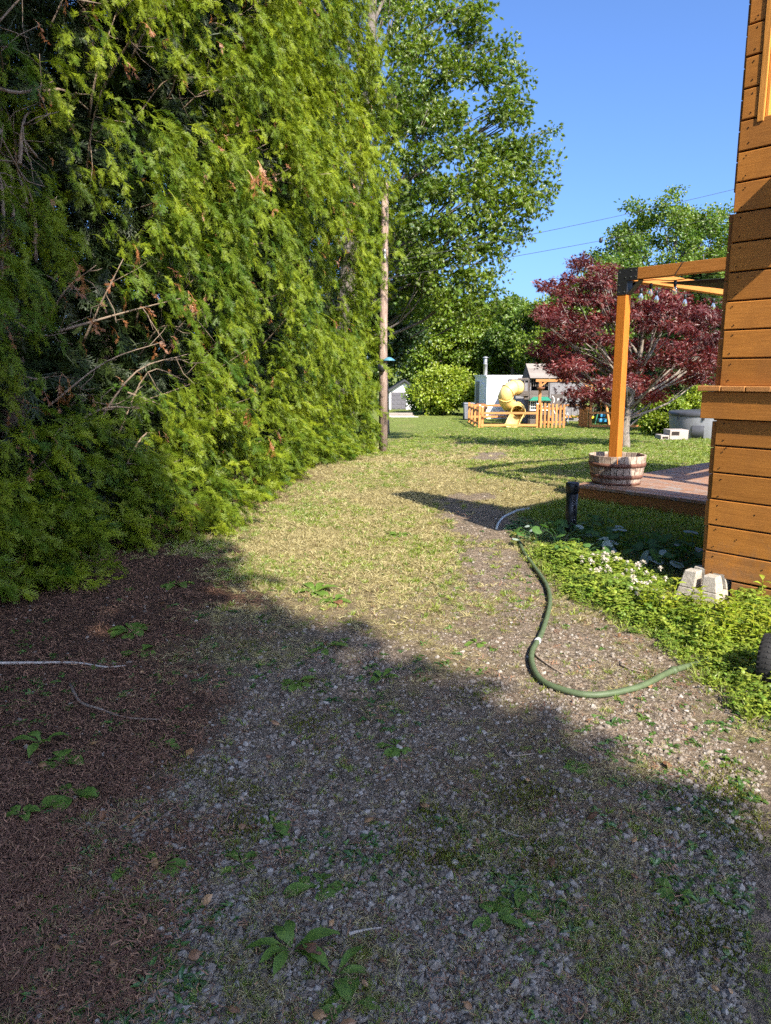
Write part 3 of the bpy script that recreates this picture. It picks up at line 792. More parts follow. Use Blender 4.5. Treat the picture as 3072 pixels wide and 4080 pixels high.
scatter('inner_foliage', BOUGH_IN, np.stack([x, y, z + terrain(y)], 1), randrot(len(x), .5), U(1.2, 2.0, len(x)), rng.random(len(x)), hedge)
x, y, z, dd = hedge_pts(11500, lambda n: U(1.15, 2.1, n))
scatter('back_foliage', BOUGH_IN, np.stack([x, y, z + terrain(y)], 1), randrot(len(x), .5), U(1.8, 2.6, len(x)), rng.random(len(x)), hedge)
x, y, z, dd = hedge_pts(1500, lambda n: U(.0, .45, n))
rot = np.stack([rng.normal(0, .4, len(x)), rng.normal(.4, .4, len(x)), rng.normal(-.15, .8, len(x))], 1)
scatter('brown_foliage', bough(M['dead'], 'brown_bough', 3, 5), np.stack([x, y, z + terrain(y)], 1), rot, U(.22, .5, len(x)), rng.random(len(x)) * .7, hedge)
# end of the row (beyond the pole) and the far side, so no daylight comes through
n = 2200; y = U(HY1 - .3, HY1 + .35, n); z = U(.1, HZ1, n); x = hedge_x(HY1) - U(-.18, 2.2, n) + .28 * sst(2.5, 4.5, z) - .8 * sst(7, 10, z) + .25 * (fbm(z * .8, z * 0, 281, 2) - .5)
scatter('end_foliage', BOUGH, np.stack([x, y, z + terrain(y)], 1), randrot(n, .35), U(.8, 1.4, n), np.clip(rng.normal(.5, .2, n), 0, 1), hedge)
for i, yy in enumerate(np.arange(3.2, 15.8, 1.75)):
    xx = float(hedge_x(yy)) - 1.5; p = [(xx + .06 * math.sin(i * 3.1 + t * 4), yy + .05 * math.cos(i + t * 5), -.1 + t * 9.4 + float(terrain(yy))) for t in np.linspace(0, 1, 8)]
    MB().tube(p, [.15 - .13 * t for t in np.linspace(0, 1, 8)], 8).obj('trunk', M['bark_cedar'], hedge, True)
def hedge_branch(yy, zz, out=.95, rad=.013):
    x1 = float(hedge_surf(np.array(yy), np.array(zz))); x0 = float(hedge_x(yy)) - .9; zt = float(terrain(yy))
    dy = random.gauss(0, .45); a = Vector((x0, yy + dy, zz - .35 + random.gauss(0, .25) + zt)); b = Vector((x0 + (x1 - x0) * out, yy, zz + zt))
    mid = a.lerp(b, .5) + Vector((0, random.gauss(0, .12), random.gauss(.05, .12)))
    mb = MB(); pts = spline([a, mid, b], 4); mb.tube(pts, [rad * (1.25 - .9 * i / (len(pts) - 1)) for i in range(len(pts))], 5)
    for j in range(random.randint(2, 4)):
        q = pts[random.randint(3, len(pts) - 2)]; e = q + Vector((random.uniform(.05, .25), random.gauss(0, .22), random.gauss(-.02, .18)))
        m2 = q.lerp(e, .5) + rv(.04); mb.tube([q, m2, e], [rad * .45, rad * .35, rad * .18], 4)
    mb.obj('branch', M['bare'], hedge, True)
for i in range(64):
    yy = random.uniform(4.3, 11.5); zz = random.uniform(.3, 5.5 if yy < 9 else 7)
    hedge_branch(yy, zz, random.uniform(.82, 1.06), random.uniform(.006, .012))
for i in range(12):
    hedge_branch(random.uniform(5.7, 7.0), random.uniform(2.7, 3.9), random.uniform(.65, .92), random.uniform(.010, .018))
for i in range(12):
    hedge_branch(random.uniform(5.6, 8.8), random.uniform(.4, 2.2), random.uniform(.9, 1.05), random.uniform(.006, .011))
DEAD = bough(M['dead'], 'dead_bough', 2, 6)
for (px, py, d, s) in [(950, 680, 8.2, .9), (890, 1200, 7.6, .8), (485, 1540, 5.9, .6), (1375, 1790, 11.3, .9), (1005, 1650, 8.6, .6), (1060, 1780, 9.0, .6), (930, 720, 8.0, .6), (630, 1020, 6.6, .5), (240, 1090, 5.3, .5)]:
    yy = d; zz = P(px, py, d).z; s *= 1.35; xx = float(hedge_surf(np.array(yy), np.array(max(zz, .1)))) + .14
    scatter('dead_spray', DEAD, [(xx, yy, zz + .1)] * 2, [(random.gauss(0, .3), .9, random.gauss(0, .6)) for q in range(2)], [s, s * .8], [.5, .8], hedge)['label'] = 'rust brown dead cedar spray'

# ================================================================== TREES
def crown_pts(c, r, n, shell=.5):
    d = rng.normal(0, 1, (n, 3)); d /= np.linalg.norm(d, axis=1)[:, None]
    return np.array(c) + d * (U(shell, 1.0, n) ** .7)[:, None] * np.array(r)
def leaves_at(cl, per, rad, flat=.6):
    n = len(cl) * per; c = np.repeat(cl, per, 0)
    d = rng.normal(0, 1, (n, 3)); d /= np.linalg.norm(d, axis=1)[:, None]
    rr = np.repeat(np.broadcast_to(rad, (len(cl),)), per)
    return c + d * (rng.random(n) ** .45 * rr)[:, None] * np.array([1, 1, flat])
def tree(name, label, cat, base, h, tr, clumps, per, crad, variants, scl, bark_m, group=None, limbs=40, tilt=.6, flat=.6, trunkpts=None, tintmean=.5, stems=1):
    root = thing(name, label, cat, base, 0, group); b = Vector(base)
    clumps = np.asarray(clumps); cc = clumps.mean(0)
    tp = trunkpts or [b + Vector((0, 0, -.2)), b + Vector((random.gauss(0, .04) * h, random.gauss(0, .02) * h, h * .45)), b + Vector((random.gauss(0, .05) * h, random.gauss(0, .03) * h, h * .92))]
    tp = spline(tp, 5); nT = len(tp)
    MB().tube(tp, [tr * (1.15 - 1.0 * i / (nT - 1)) for i in range(nT)], 9).obj('trunk', bark_m, root, True)
    sel = rng.permutation(len(clumps))[:limbs]
    for ci in sel:
        c = Vector(clumps[ci]); rel = max(.18, min(.9, (c.z - b.z) / h * .72)); q = tp[int(rel * (nT - 1))]
        m1 = q.lerp(c, .5) + Vector((random.gauss(0, .05), random.gauss(0, .05), -.04)) * (c - q).length
        ln = (c - q).length; r0 = min(tr * .42, .012 * ln + .012); pts = spline([q, m1, c], 3)
        mb = MB(); mb.tube(pts, [r0 * (1 - .8 * i / (len(pts) - 1)) for i in range(len(pts))], 5)
        for j in range(3):
            s0 = pts[random.randint(2, len(pts) - 2)]; e = c + rv(crad * .9); mb.tube([s0, s0.lerp(e, .5) + rv(.05 * ln), e], [r0 * .4, r0 * .28, r0 * .1], 4)
        mb.obj('limb', bark_m, root, True)
    pos = leaves_at(clumps, per, crad, flat); n = len(pos)
    ctint = np.repeat(rng.normal(0, .16, len(clumps)), per)
    scatter('crown', variants, pos, randrot(n, tilt), U(.75, 1.25, n) * scl, np.clip(tintmean + ctint + rng.normal(0, .15, n), 0, 1), root)
    return root
OAKC = cluster(M['oak'], 'oak_twig', 10, OAK, .155, .24, .5, .7)
LIMEC = cluster(M['lime'], 'lime_twig', 14, OVATE, .13, .30, .5, .8)
WOODC = cluster(M['wood_leaf'], 'wood_twig', 16, OVATE, .17, .42, .5, .7)
DARKC = cluster(M['dark_leaf'], 'dark_twig', 16, OVATE, .16, .40, .5, .7)
MAPC = cluster(M['mapleleaf'], 'maple_twig', 13, MAPLE, .105, .17, .9, .35)

# big oak behind the pole: limbs reach right over the lane
ob = (-1.3, 21.0, float(terrain(21.0)))
cl = [P(px, py, d) for px, py, d in [
    (1600, 60, 20), (1700, 30, 21), (1800, 60, 20.5), (1580, 180, 20), (1680, 200, 20.5), (1780, 210, 20), (1860, 150, 20.5), (1900, 60, 20),
    (1600, 330, 19.5), (1700, 330, 20), (1800, 300, 19.8), (1900, 270, 20), (1980, 240, 20.5), (2010, 320, 20), (2040, 440, 20), (1990, 430, 19.7),
    (1620, 470, 19.5), (1720, 470, 19.5), (1820, 440, 19.6), (1600, 620, 19.6), (1700, 620, 19.2), (1800, 600, 19.4), (1890, 580, 19.6), (1960, 600, 20),
    (2040, 600, 20), (2090, 600, 20.2), (2090, 690, 20), (2000, 690, 19.6), (1900, 680, 19.3), (2110, 800, 20), (2030, 790, 19.7),
    (1940, 780, 19.4), (1840, 760, 19.2), (1740, 760, 19.2), (1640, 780, 19.4), (1600, 900, 19.5), (1700, 900, 19.2), (1800, 890, 19.2), (1900, 880, 19.4), (1980, 870, 19.6), (1990, 950, 20),
    (1930, 980, 19.6), (1840, 1000, 19.3), (1740, 1020, 19.3), (1650, 1040, 19.4), (1720, 1130, 19.4), (1820, 1120, 19.4), (1900, 1100, 19.6), (1950, 1180, 19.8), (1860, 1210, 19.6), (1770, 1220, 19.5),
    (1590, 1090, 20), (1640, 1180, 20), (1560, 480, 20.5), (1560, 780, 20.5)]]
cl = np.array([tuple(c) for c in cl])
back = cl[rng.permutation(len(cl))[:38]] + np.stack([U(-2.4, -.6, 38), U(1.2, 4.5, 38), U(-.3, .3, 38)], 1)
left = np.stack([U(-6, -1.2, 26), U(18.8, 25, 26), U(4, 13, 26)], 1); topc = np.stack([U(-4, 2.0, 26), U(19.5, 25, 26), U(11.2, 15, 26)], 1)
tree('oak_tree', 'large oak with lobed leaves overhanging the lane behind the pole', 'tree', ob, 12.5, .34, np.concatenate([cl, back, left, topc]), 29, .43, OAKC, 1.0, M['bark_grey'], None, 60, .7, .7,
     [Vector((-1.3, 21, -.6)), Vector((-1.0, 21, 4)), Vector((-.5, 21, 8.5)), Vector((-.2, 21.3, 13))])

tips = np.array([tuple(P(px, py, 20.2)) for px, py in [(1875, 60), (1885, 10), (1930, 160), (2040, 175), (2075, 250), (2100, 330), (2095, 430), (2085, 480), (2150, 560), (2190, 515), (2120, 560), (2160, 640), (2212, 640), (2150, 720), (2195, 765), (2210, 755), (2160, 830), (2080, 870), (2040, 905), (2100, 940), (2060, 930), (1995, 1080), (1985, 1225), (2015, 1010), (1940, 1250), (1830, 1260)]])
oak_o = [o for o in COL.objects if o.name.startswith('oak_tree')][0]
tp_ = leaves_at(tips, 7, .24, .8); scatter('crown_tips', OAKC, tp_, randrot(len(tp_), .7), U(.6, 1.0, len(tp_)), np.clip(rng.normal(.55, .2, len(tp_)), 0, 1), oak_o)
for t_ in tips: MB().tube([Vector(t_) + Vector((-1.3, .3, -.55)), Vector(t_) + Vector((-.6, .1, -.15)), Vector(t_)], [.022, .014, .005], 4).obj('twig', M['bark_grey'], oak_o, True)

# red japanese maple
mbp = G(2492, 1782); md = mbp.y
cl = [P(px, py, md + random.uniform(-1.6, 1.6)) for px, py in [
    (2320, 1060), (2270, 1110), (2350, 1130), (2420, 1110), (2460, 1150), (2220, 1150), (2300, 1190), (2390, 1200), (2215, 1230), (2205, 1270), (2260, 1270), (2350, 1280), (2430, 1260), (2190, 1250),
    (2480, 1250), (2540, 1230), (2600, 1230), (2660, 1170), (2690, 1190), (2640, 1220), (2720, 1220), (2770, 1250), (2560, 1300), (2620, 1300), (2690, 1290), (2760, 1310), (2820, 1280), (2850, 1260),
    (2220, 1340), (2280, 1340), (2370, 1350), (2450, 1350), (2540, 1370), (2620, 1370), (2700, 1370), (2770, 1370), (2840, 1360), (2870, 1370), (2820, 1400),
    (2160, 1395), (2225, 1420), (2270, 1430), (2320, 1430), (2410, 1440), (2500, 1450), (2590, 1440), (2680, 1440), (2760, 1450), (2830, 1450), (2230, 1465), (2260, 1500),
    (2300, 1500), (2390, 1520), (2470, 1520), (2560, 1520), (2640, 1540), (2720, 1510), (2790, 1510), (2390, 1590), (2370, 1570), (2280, 1560), (2560, 1580), (2620, 1570)]]
cl = np.array([tuple(c) for c in cl])
tree('japanese_maple', 'dark red japanese maple with pale branching stems on the lawn', 'tree', tuple(mbp), 4.6, .11, np.concatenate([cl, cl[rng.permutation(len(cl))[:44]] + rng.normal(0, 1, (44, 3)) * np.array([.20, .5, .14])]), 21, .33, MAPC, 1.0, M['bark_maple'], None, 32, .35, .26,
     [mbp + Vector((0, 0, -.1)), P(2492, 1690, md), P(2510, 1600, md), P(2540, 1480, md), P(2560, 1330, md), P(2550, 1180, md)])

def simple_tree(name, label, base, h, rx, ry, rz, cz, nc, per, variants, scl, crad, bark_m='bark_grey', group=None, tr=.2, shell=.5, tintmean=.5, limbs=14):
    zb = float(terrain(base[1])); c = crown_pts((base[0], base[1], zb + cz), (rx, ry, rz), nc, shell)
    c[:, 2] = np.maximum(c[:, 2], zb + .25)
    return tree(name, label, 'bush' if 'bush' in name else 'tree', (base[0], base[1], zb), h, tr, c, per, crad, variants, scl, M[bark_m], group, limbs, tintmean=tintmean)
def at(px, d): return (P(px, 1600, d).x, d)
GB = 'trees closing off the far end of the yard'
simple_tree('evergreen_tree', 'dark shaded evergreen standing just behind the utility pole', at(1534, 27), 9, 1.5, 1.6, 2.6, 5.0, 60, 24, DARKC, .7, .5, group=GB, tr=.16)
simple_tree('lilac_bush', 'bright yellow green rounded bush in front of the white garage', at(1770, 45), 2.6, 1.75, 1.6, 1.45, 1.45, 46, 26, LIMEC, 1.15, .5, group=GB, tr=.06, tintmean=.75)
simple_tree('hazel_bush', 'mid green bush reaching across the garage wall', at(1690, 47), 2.2, .95, 1.0, 1.15, 1.15, 24, 20, LIMEC, 1.0, .42, group=GB, tr=.05, tintmean=.25)
simple_tree('ash_tree', 'light green tree rising behind the bright rounded bush', at(1760, 54), 8, 2.6, 2.4, 3.6, 4.6, 60, 24, LIMEC, 1.5, .85, group=GB, tintmean=.3)
simple_tree('poplar_tree', 'pale feathery tree with thin stems behind the flue pipe', at(1890, 56), 7.5, 2.2, 2.2, 3.3, 4.2, 55, 22, LIMEC, 1.5, .8, 'bark_maple', group=GB, tintmean=.5)
simple_tree('elm_tree', 'deep green tree between the flue pipe and the red maple', at(2040, 53), 7.8, 2.3, 2.3, 3.3, 4.3, 60, 24, WOODC, 1.1, .85, group=GB, tintmean=.3)
simple_tree('walnut_tree', 'bright leafy tree showing just left of the red maple top', at(2170, 50), 7.8, 1.9, 2.0, 3.2, 4.5, 55, 24, WOODC, 1.0, .75, group=GB, tintmean=.75)
simple_tree('linden_tree', 'tall spreading green tree towering behind the red maple', at(2640, 44), 12.5, 5.0, 3.4, 4.9, 7.6, 230, 13, WOODC, .85, .62, group=GB, tintmean=.45, tr=.3, limbs=30)
simple_tree('chestnut_tree', 'leafy tree filling the gap left of the pergola post', at(2400, 41), 9.2, 2.6, 2.4, 3.6, 5.0, 70, 26, WOODC, .9, .8, group=GB, tintmean=.5)
simple_tree('birch_tree', 'green tree seen beneath the pergola beams', at(2780, 40), 8, 2.3, 2.2, 3.2, 4.9, 60, 24, WOODC, .85, .75, group=GB, tintmean=.7)
simple_tree('far_tree', 'hazy green tree low on the skyline beyond the garage', at(1640, 66), 8.5, 3.0, 2.6, 3.7, 4.6, 55, 22, WOODC, 1.5, 1.0, group=GB, tintmean=.6)
simple_tree('far_tree', 'green tree behind the trailer roof', at(1980, 66), 9.5, 3.0, 2.6, 3.6, 4.6, 55, 22, WOODC, 1.5, 1.0, group=GB, tintmean=.35)
simple_tree('far_tree', 'green tree on the skyline left of the maple', at(2230, 64), 9.5, 3.2, 2.6, 3.8, 4.6, 55, 22, WOODC, 1.5, 1.0, group=GB, tintmean=.55)
simple_tree('far_tree', 'tree almost hidden behind the oak, far left of the skyline', at(1400, 60), 9.5, 3.4, 2.6, 4.2, 4.8, 60, 22, WOODC, 1.5, 1.0, group=GB, tintmean=.4)
simple_tree('garden_bush', 'bright green shrub growing left of the hot tub', at(2650, 25.5), 1.2, .75, .6, .62, .72, 30, 18, LIMEC, .62, .26, group='shrubs by the hot tub', tr=.03, tintmean=.6)
simple_tree('garden_bush', 'yellow green upright shrub rising behind the hot tub', at(2790, 25.8), 1.9, .42, .4, .75, 1.05, 22, 14, LIMEC, .55, .22, group='shrubs by the hot tub', tr=.03, tintmean=.95)
# conifers behind the tub: layered dark boughs
def conifer(name, label, base, h, r, mat, n=900, scl=1.0, group=None, tintm=.5):
    zb = float(terrain(base[1])); root = thing(name, label, 'tree', (base[0], base[1], zb), 0, group)
    MB().tube([(base[0], base[1], zb - .1), (base[0] + .05, base[1], zb + h * .5), (base[0], base[1], zb + h)], [.13, .08, .01], 7).obj('trunk', M['bark_grey'], root, True)
    vs_ = []
    for q in range(4):
        mb = MB()
        for j in range(46):
            t = j / 45; sg = -1 if j % 2 else 1; p = Vector((.75 * t, 0, -.12 * t * t))
            d = Vector((.55, sg * .9, random.gauss(0, .25))); blade(mb, p, d, .30 * (1.05 - t * .75), .035, droop=.15, shape=[.5, 1, .4])
        vs_.append(variant(f'{name}_bough_{q}', mb, mat))
    t = rng.random(n) ** .75; a = U(0, 6.283, n); rr = r * (1 - t * .94) * U(.25, .8, n)
    pos = np.stack([base[0] + np.cos(a) * rr, base[1] + np.sin(a) * rr, zb + .3 + t * (h - .45)], 1)
    rot = np.stack([rng.normal(0, .2, n), rng.normal(.12, .15, n), a + rng.normal(0, .25, n)], 1)
    scatter('crown', vs_, pos, rot, (.30 + .75 * (1 - t)) * r * .75 * scl, np.clip(rng.normal(tintm, .2, n), 0, 1), root)
    return root
conifer('spruce_tree', 'dark spruce filling the shade behind the red maple', at(2760, 30), 6.8, 2.6, M['dark_leaf'], 900, .75, 'conifers behind the maple', .6)
conifer('spruce_tree', 'second dark spruce, by the far end of the rail fence', at(2560, 37), 5.2, 2.4, M['dark_leaf'], 800, .75, 'conifers behind the maple', .5)
conifer('spruce_tree', 'thin blue green spruce spire on the skyline beside the hut', at(2905, 34), 9.6, 1.5, M['spruce'], 700, .9, 'conifers behind the maple', .6)

# unseen tree added behind the viewer, crown shaped to shade the gravel
SHADE = np.array([(1.45, .7), (.95, 1.85), (.62, 2.45), (.25, 3.0), (-.2, 3.35), (-.5, 3.7), (-.85, 4.1), (-1.3, 4.7), (-1.8, 6.0), (-2.85, 7.3), (-4.1, 8.9), (-5.5, 11.3), (-6.6, 14), (-11, 14), (-8, 0), (-3, -3), (2.0, -2)])
gx_, gy_ = U(-11, 2.5, 1500), U(-3, 13.5, 1500); k = inpoly(gx_, gy_, SHADE); gx_, gy_ = gx_[k][:680], gy_[k][:680]; zz_ = U(8, 12, len(gx_))
sh = np.stack([gx_ - L.x / -L.z * zz_, gy_ - L.y / -L.z * zz_, zz_], 1)
tree('shade_tree', 'unseen leafy tree added behind the viewer to shade the gravel', 'tree', (4.0, -8.5, 0), 12.0, .36, sh, 15, .46, WOODC, 1.0, M['bark_grey'], None, 20)

# ================================================================== THE ORANGE HUT (frame: x along its face towards the viewer, y into it)
HUT_RZ = R(-49.0); C0 = Vector((2.209, 4.95, 0))
hut = thing('wooden_hut', 'orange brown plank hut with a counter ledge beside the clover', 'hut', C0, HUT_RZ)
def H(mb, name, mat, parent=None, bevel=.0025): return mb.obj(name, mat, parent or hut, False, bevel, rel=False)
nails = MB()
def nail(x, z, y=-.0225):
    nails.lathe([(0, 0), (.0052, 0), (.0052, .003)], 6, (0, 0, 0)); k = 18
    for i in range(len(nails.v) - k, len(nails.v)):
        a, b, c = nails.v[i]; nails.v[i] = (x + a, y - c * .3, z + b)
def siding(z0, z1, x0, x1, y0=-.022, y1=0.0):
    j = random.gauss(0, .003); H(MB().box(x0 + j, x1, y0 + random.uniform(0, .004), y1, z0 + .005, z1 - .005), 'siding_board', M['siding'], None, .005)
    for xn in (x0 + .055, x0 + .062 + .42, x0 + 1.2):
        if xn < x1 - .02:
            nail(xn + random.gauss(0, .006), z0 + .035 + random.gauss(0, .006)); nail(xn + random.gauss(0, .006), z1 - .035 + random.gauss(0, .006))
HW, HD, ROOFZ, TOPZ = 2.3, 2.15, 2.5, 3.98
low = [.136 + .1788 * i for i in range(7)]
for a, b in zip(low[:-1], low[1:]): siding(a, b, 0, HW)
siding(.0, .133, .19, HW)
up = [1.419 + .1795 * i for i in range(15)]
for a, b in zip(up[:-1], up[1:]):
    if a < 2.95: siding(a, b, 0, HW)
    elif a < 3.75: siding(a, b, 0, .098); siding(a, b, 1.55, HW)
    else: siding(a, b, 0, HW)
for (px, pz) in [(.08, 1.02), (.3, .6), (.42, .52), (.2, .42), (.44, .40), (.38, .25), (.5, .24)]: nail(px, pz)
H(nails, 'nail_heads', M['nail'], None, 0)['kind'] = 'stuff'
zb = .12
while zb < ROOFZ - .02:                                                    # planks of the end wall, ends showing at the corner
    z1 = min(zb + .1788, ROOFZ); H(MB().box(-.036 + random.gauss(0, .003), 0, .004 + random.gauss(0, .002), HD, zb + .003, z1 - .003), 'end_wall_board', M['siding_y']); zb += .1788
while zb < TOPZ - .02:
    z1 = min(zb + .1795, TOPZ); H(MB().box(-.02, 0, .004, .34, zb + .003, z1 - .003), 'end_wall_board', M['siding_y']); zb += .1795
H(MB().box(.006, HW - .006, .004, .05, .14, 3.0), 'front_lining', M['dark'], None, 0)
H(MB().box(.006, .10, .004, .05, 3.002, 3.75), 'front_lining', M['dark'], None, 0)
H(MB().box(.02, HW, HD - .03, HD, .12, ROOFZ), 'back_wall', M['siding'])
H(MB().box(HW - .03, HW, .06, HD - .04, .12, ROOFZ), 'end_wall', M['siding_y'])
H(MB().box(-.02, HW + .02, .36, HD + .04, ROOFZ + .003, ROOFZ + .06), 'roof', M['roof_dark'])
H(MB().box(.0, HW, .33, .355, ROOFZ + .005, TOPZ), 'parapet_back', M['siding'])
H(MB().box(.05, HW - .05, .06, HD - .06, .12, .16), 'floor_panel', M['dark'], None, 0)
H(MB().box(-.02, HW + .02, -.03, .36, TOPZ + .002, TOPZ + .03), 'parapet_cap', M['siding'])
H(MB().box(.101, .140, -.028, .02, 3.004, 3.74), 'window_trim', M['siding_z'])
H(MB().box(.142, .16, -.012, .325, 3.004, 3.74), 'window_jamb', M['siding_z'])
H(MB().box(.162, 1.54, -.012, .32, 2.985, 3.003), 'window_sill', M['siding'])
H(MB().box(.165, 1.54, .30, .322, 3.006, 3.74), 'window_backing', M['dark'], None, 0)  # dark sheet in place of the unlit space behind the window
# skirt, planked counter ledge
sk = H(MB().box(-.098, HW, -.052, -.024, 1.210, 1.384), 'skirt_board', M['siding']); H(MB().box(-.098, -.070, -.02, .30, 1.210, 1.384), 'skirt_return', M['siding_y'])
xb = -.122
while xb < HW:
    H(MB().box(xb + .0025, xb + .155, -.078 + random.gauss(0, .004), .30 if xb < -.13 else .0, 1.388, 1.424), 'ledge_board', M['ledge'], None, .005); xb += .158
# boards added out of view, square to the wall, to shade the siding
for k in range(3): H(MB().box(.75, .775, -.32, -.026, 2.60 + .178 * k, 2.772 + .178 * k), 'shadow_board', M['siding_y'])
H(MB().box(.776, .80, -.30, -.03, 2.64, 3.10), 'shadow_batten', M['siding_z'])

# precast concrete pier block under the corner
blk = MB(); cx, cy_, hb, ht, zt, gap, zs = .035, -.045, .155, .108, .185, .024, .07
def frust(x0, x1, y0, y1, z0, z1, s0, s1):
    f = lambda v, s: cx + v * s; g = lambda v, s: cy_ + v * s
    blk.add([(f(x0, s0), g(y0, s0), z0), (f(x1, s0), g(y0, s0), z0), (f(x1, s0), g(y1, s0), z0), (f(x0, s0), g(y1, s0), z0), (f(x0, s1), g(y0, s1), z1), (f(x1, s1), g(y0, s1), z1), (f(x1, s1), g(y1, s1), z1), (f(x0, s1), g(y1, s1), z1)],
            [(3, 2, 1, 0), (4, 5, 6, 7), (0, 1, 5, 4), (1, 2, 6, 5), (2, 3, 7, 6), (3, 0, 4, 7)])
sm_ = hb + (ht - hb) * (zs + .04) / (zt + .04)
frust(-1, 1, -1, 1, -.04, zs, hb, sm_)
for ax_ in (-1, 1):
    for ay_ in (-1, 1):
        g0, g1 = gap / sm_, gap / ht
        xs = sorted((ax_ * g0, ax_)); ys = sorted((ay_ * g0, ay_)); xt = sorted((ax_ * g1, ax_)); yt = sorted((ay_ * g1, ay_)); z0, z1 = zs + .001, zt - (.012 if ax_ > 0 else 0)
        blk.add([(cx + v * sm_, cy_ + w * sm_, z0) for v, w in ((xs[0], ys[0]), (xs[1], ys[0]), (xs[1], ys[1]), (xs[0], ys[1]))] + [(cx + v * ht, cy_ + w * ht, z1) for v, w in ((xt[0], yt[0]), (xt[1], yt[0]), (xt[1], yt[1]), (xt[0], yt[1]))],
                [(3, 2, 1, 0), (4, 5, 6, 7), (0, 1, 5, 4), (1, 2, 6, 5), (2, 3, 7, 6), (3, 0, 4, 7)])
bo = blk.obj('pier_block', M['concrete'], None, False, .006); bo.location = C0; bo.rotation_euler = (0, 0, HUT_RZ)
tag(bo, 'notched pale concrete pier block under the corner of the hut', 'concrete block')

# ================================================================== DECK
DK = Vector((2.30, 8.74, 0)); deck = thing('wooden_deck', 'low weathered reddish plank deck under the pergola', 'deck', DK, HUT_RZ)
for k in range(25):
    y0 = .146 * k; H(MB().box(-.06 + random.gauss(0, .004), 4.3, y0, y0 + .139, .165 + random.uniform(-.002, .002), .203 + random.uniform(-.002, .002)), 'deck_board', M['deck'], deck, .004)
H(MB().box(-.03, 4.28, .012, .045, -.05, .160), 'fascia', M['fascia'], deck); H(MB().box(-.03, .005, .05, 3.6, -.05, .160), 'side_fascia', M['fascia'], deck)
for k in range(5): H(MB().box(.02 + .95 * k, .06 + .95 * k, .06, 3.55, -.03, .158), 'joist', M['fascia'], deck, 0)
MB().box(-.13, .0, .1, .35, -.03, .14).obj('foundation_stone', M['concrete'], None, False, .01).location = DK + Vector((-.02, -.02, 0))
o = bpy.data.objects['foundation_stone']; o.rotation_euler = (0, 0, HUT_RZ); tag(o, 'small stone block poking out beside the deck corner', 'stone')

# ================================================================== BARREL
BC = Vector((2.79, 8.88, .206)); barrel = thing('half_barrel', 'grey half barrel planter with rusty hoops holding the pergola post', 'barrel', BC)
rb, rt, hh = .275, .335, .345; NS = 27
for k in range(NS):
    a0, a1 = 2 * math.pi * (k + .04) / NS, 2 * math.pi * (k + .96) / NS; mb = MB(); vs_ = []
    j = random.gauss(0, .002); tz = random.gauss(0, .002)
    for t in (0, .33, .66, 1):
        r = rb + (rt - rb) * t + .012 * math.sin(math.pi * t) + j
        for rr in (r, r - .024):
            for a in (a0, a1): vs_.append((rr * math.cos(a), rr * math.sin(a), t * hh + (tz if t == 1 else 0)))
    fs = []
    for i in range(3):
        b = 4 * i; fs += [(b, b + 1, b + 5, b + 4), (b + 3, b + 2, b + 6, b + 7), (b + 2, b, b + 4, b + 6), (b + 1, b + 3, b + 7, b + 5)]
    fs += [(0, 2, 3, 1), (12, 13, 15, 14)]; mb.add(vs_, fs).obj('stave', M['stave'], barrel, False, .002, rel=False)
for z0, z1 in ((.215, .262), (.078, .122), (.004, .03)):
    f = lambda z: rb + (rt - rb) * z / hh + .012 * math.sin(math.pi * z / hh)
    MB().lathe([(f(z0) + .002, z0), (f(z0) + .006, z0), (f(z1) + .006, z1), (f(z1) + .002, z1)], 40).obj('hoop', M['hoop'], barrel, True, rel=False)
MB().lathe([(0, .21), (.2, .215), (.298, .212)], 24).obj('soil', M['soil'], barrel, True, rel=False)

# ================================================================== PERGOLA
PG = Vector((2.775, 8.92, .2)); perg = thing('pergola', 'orange timber pergola with black corner bracket over the deck', 'pergola', PG, HUT_RZ)
ZB0, ZB1 = 2.36, 2.485; a = .057
def pbox(name, mat, x0, x1, y0, y1, z0, z1, bev=.004): return H(MB().box(x0, x1, y0, y1, z0, z1), name, M[mat], perg, bev)
for (x, y) in ((0, 0), (3.2, 0), (0, 3.4), (3.2, 3.4)):
    pbox('post', 'post', x - a, x + a, y - a, y + a, .22 if (x, y) == (0, 0) else .01, ZB0 - .004)
pbox('beam', 'beam', -a, 3.2 + a, -a, a, ZB0, ZB1); pbox('beam', 'beam', -a, 3.2 + a, 3.4 - a, 3.4 + a, ZB0, ZB1)
pbox('cross_beam', 'beam_y', -a, a, a + .003, 3.4 - a - .003, ZB0, ZB1); pbox('cross_beam', 'beam_y', 3.2 - a, 3.2 + a, a + .003, 3.4 - a - .003, ZB0, ZB1)
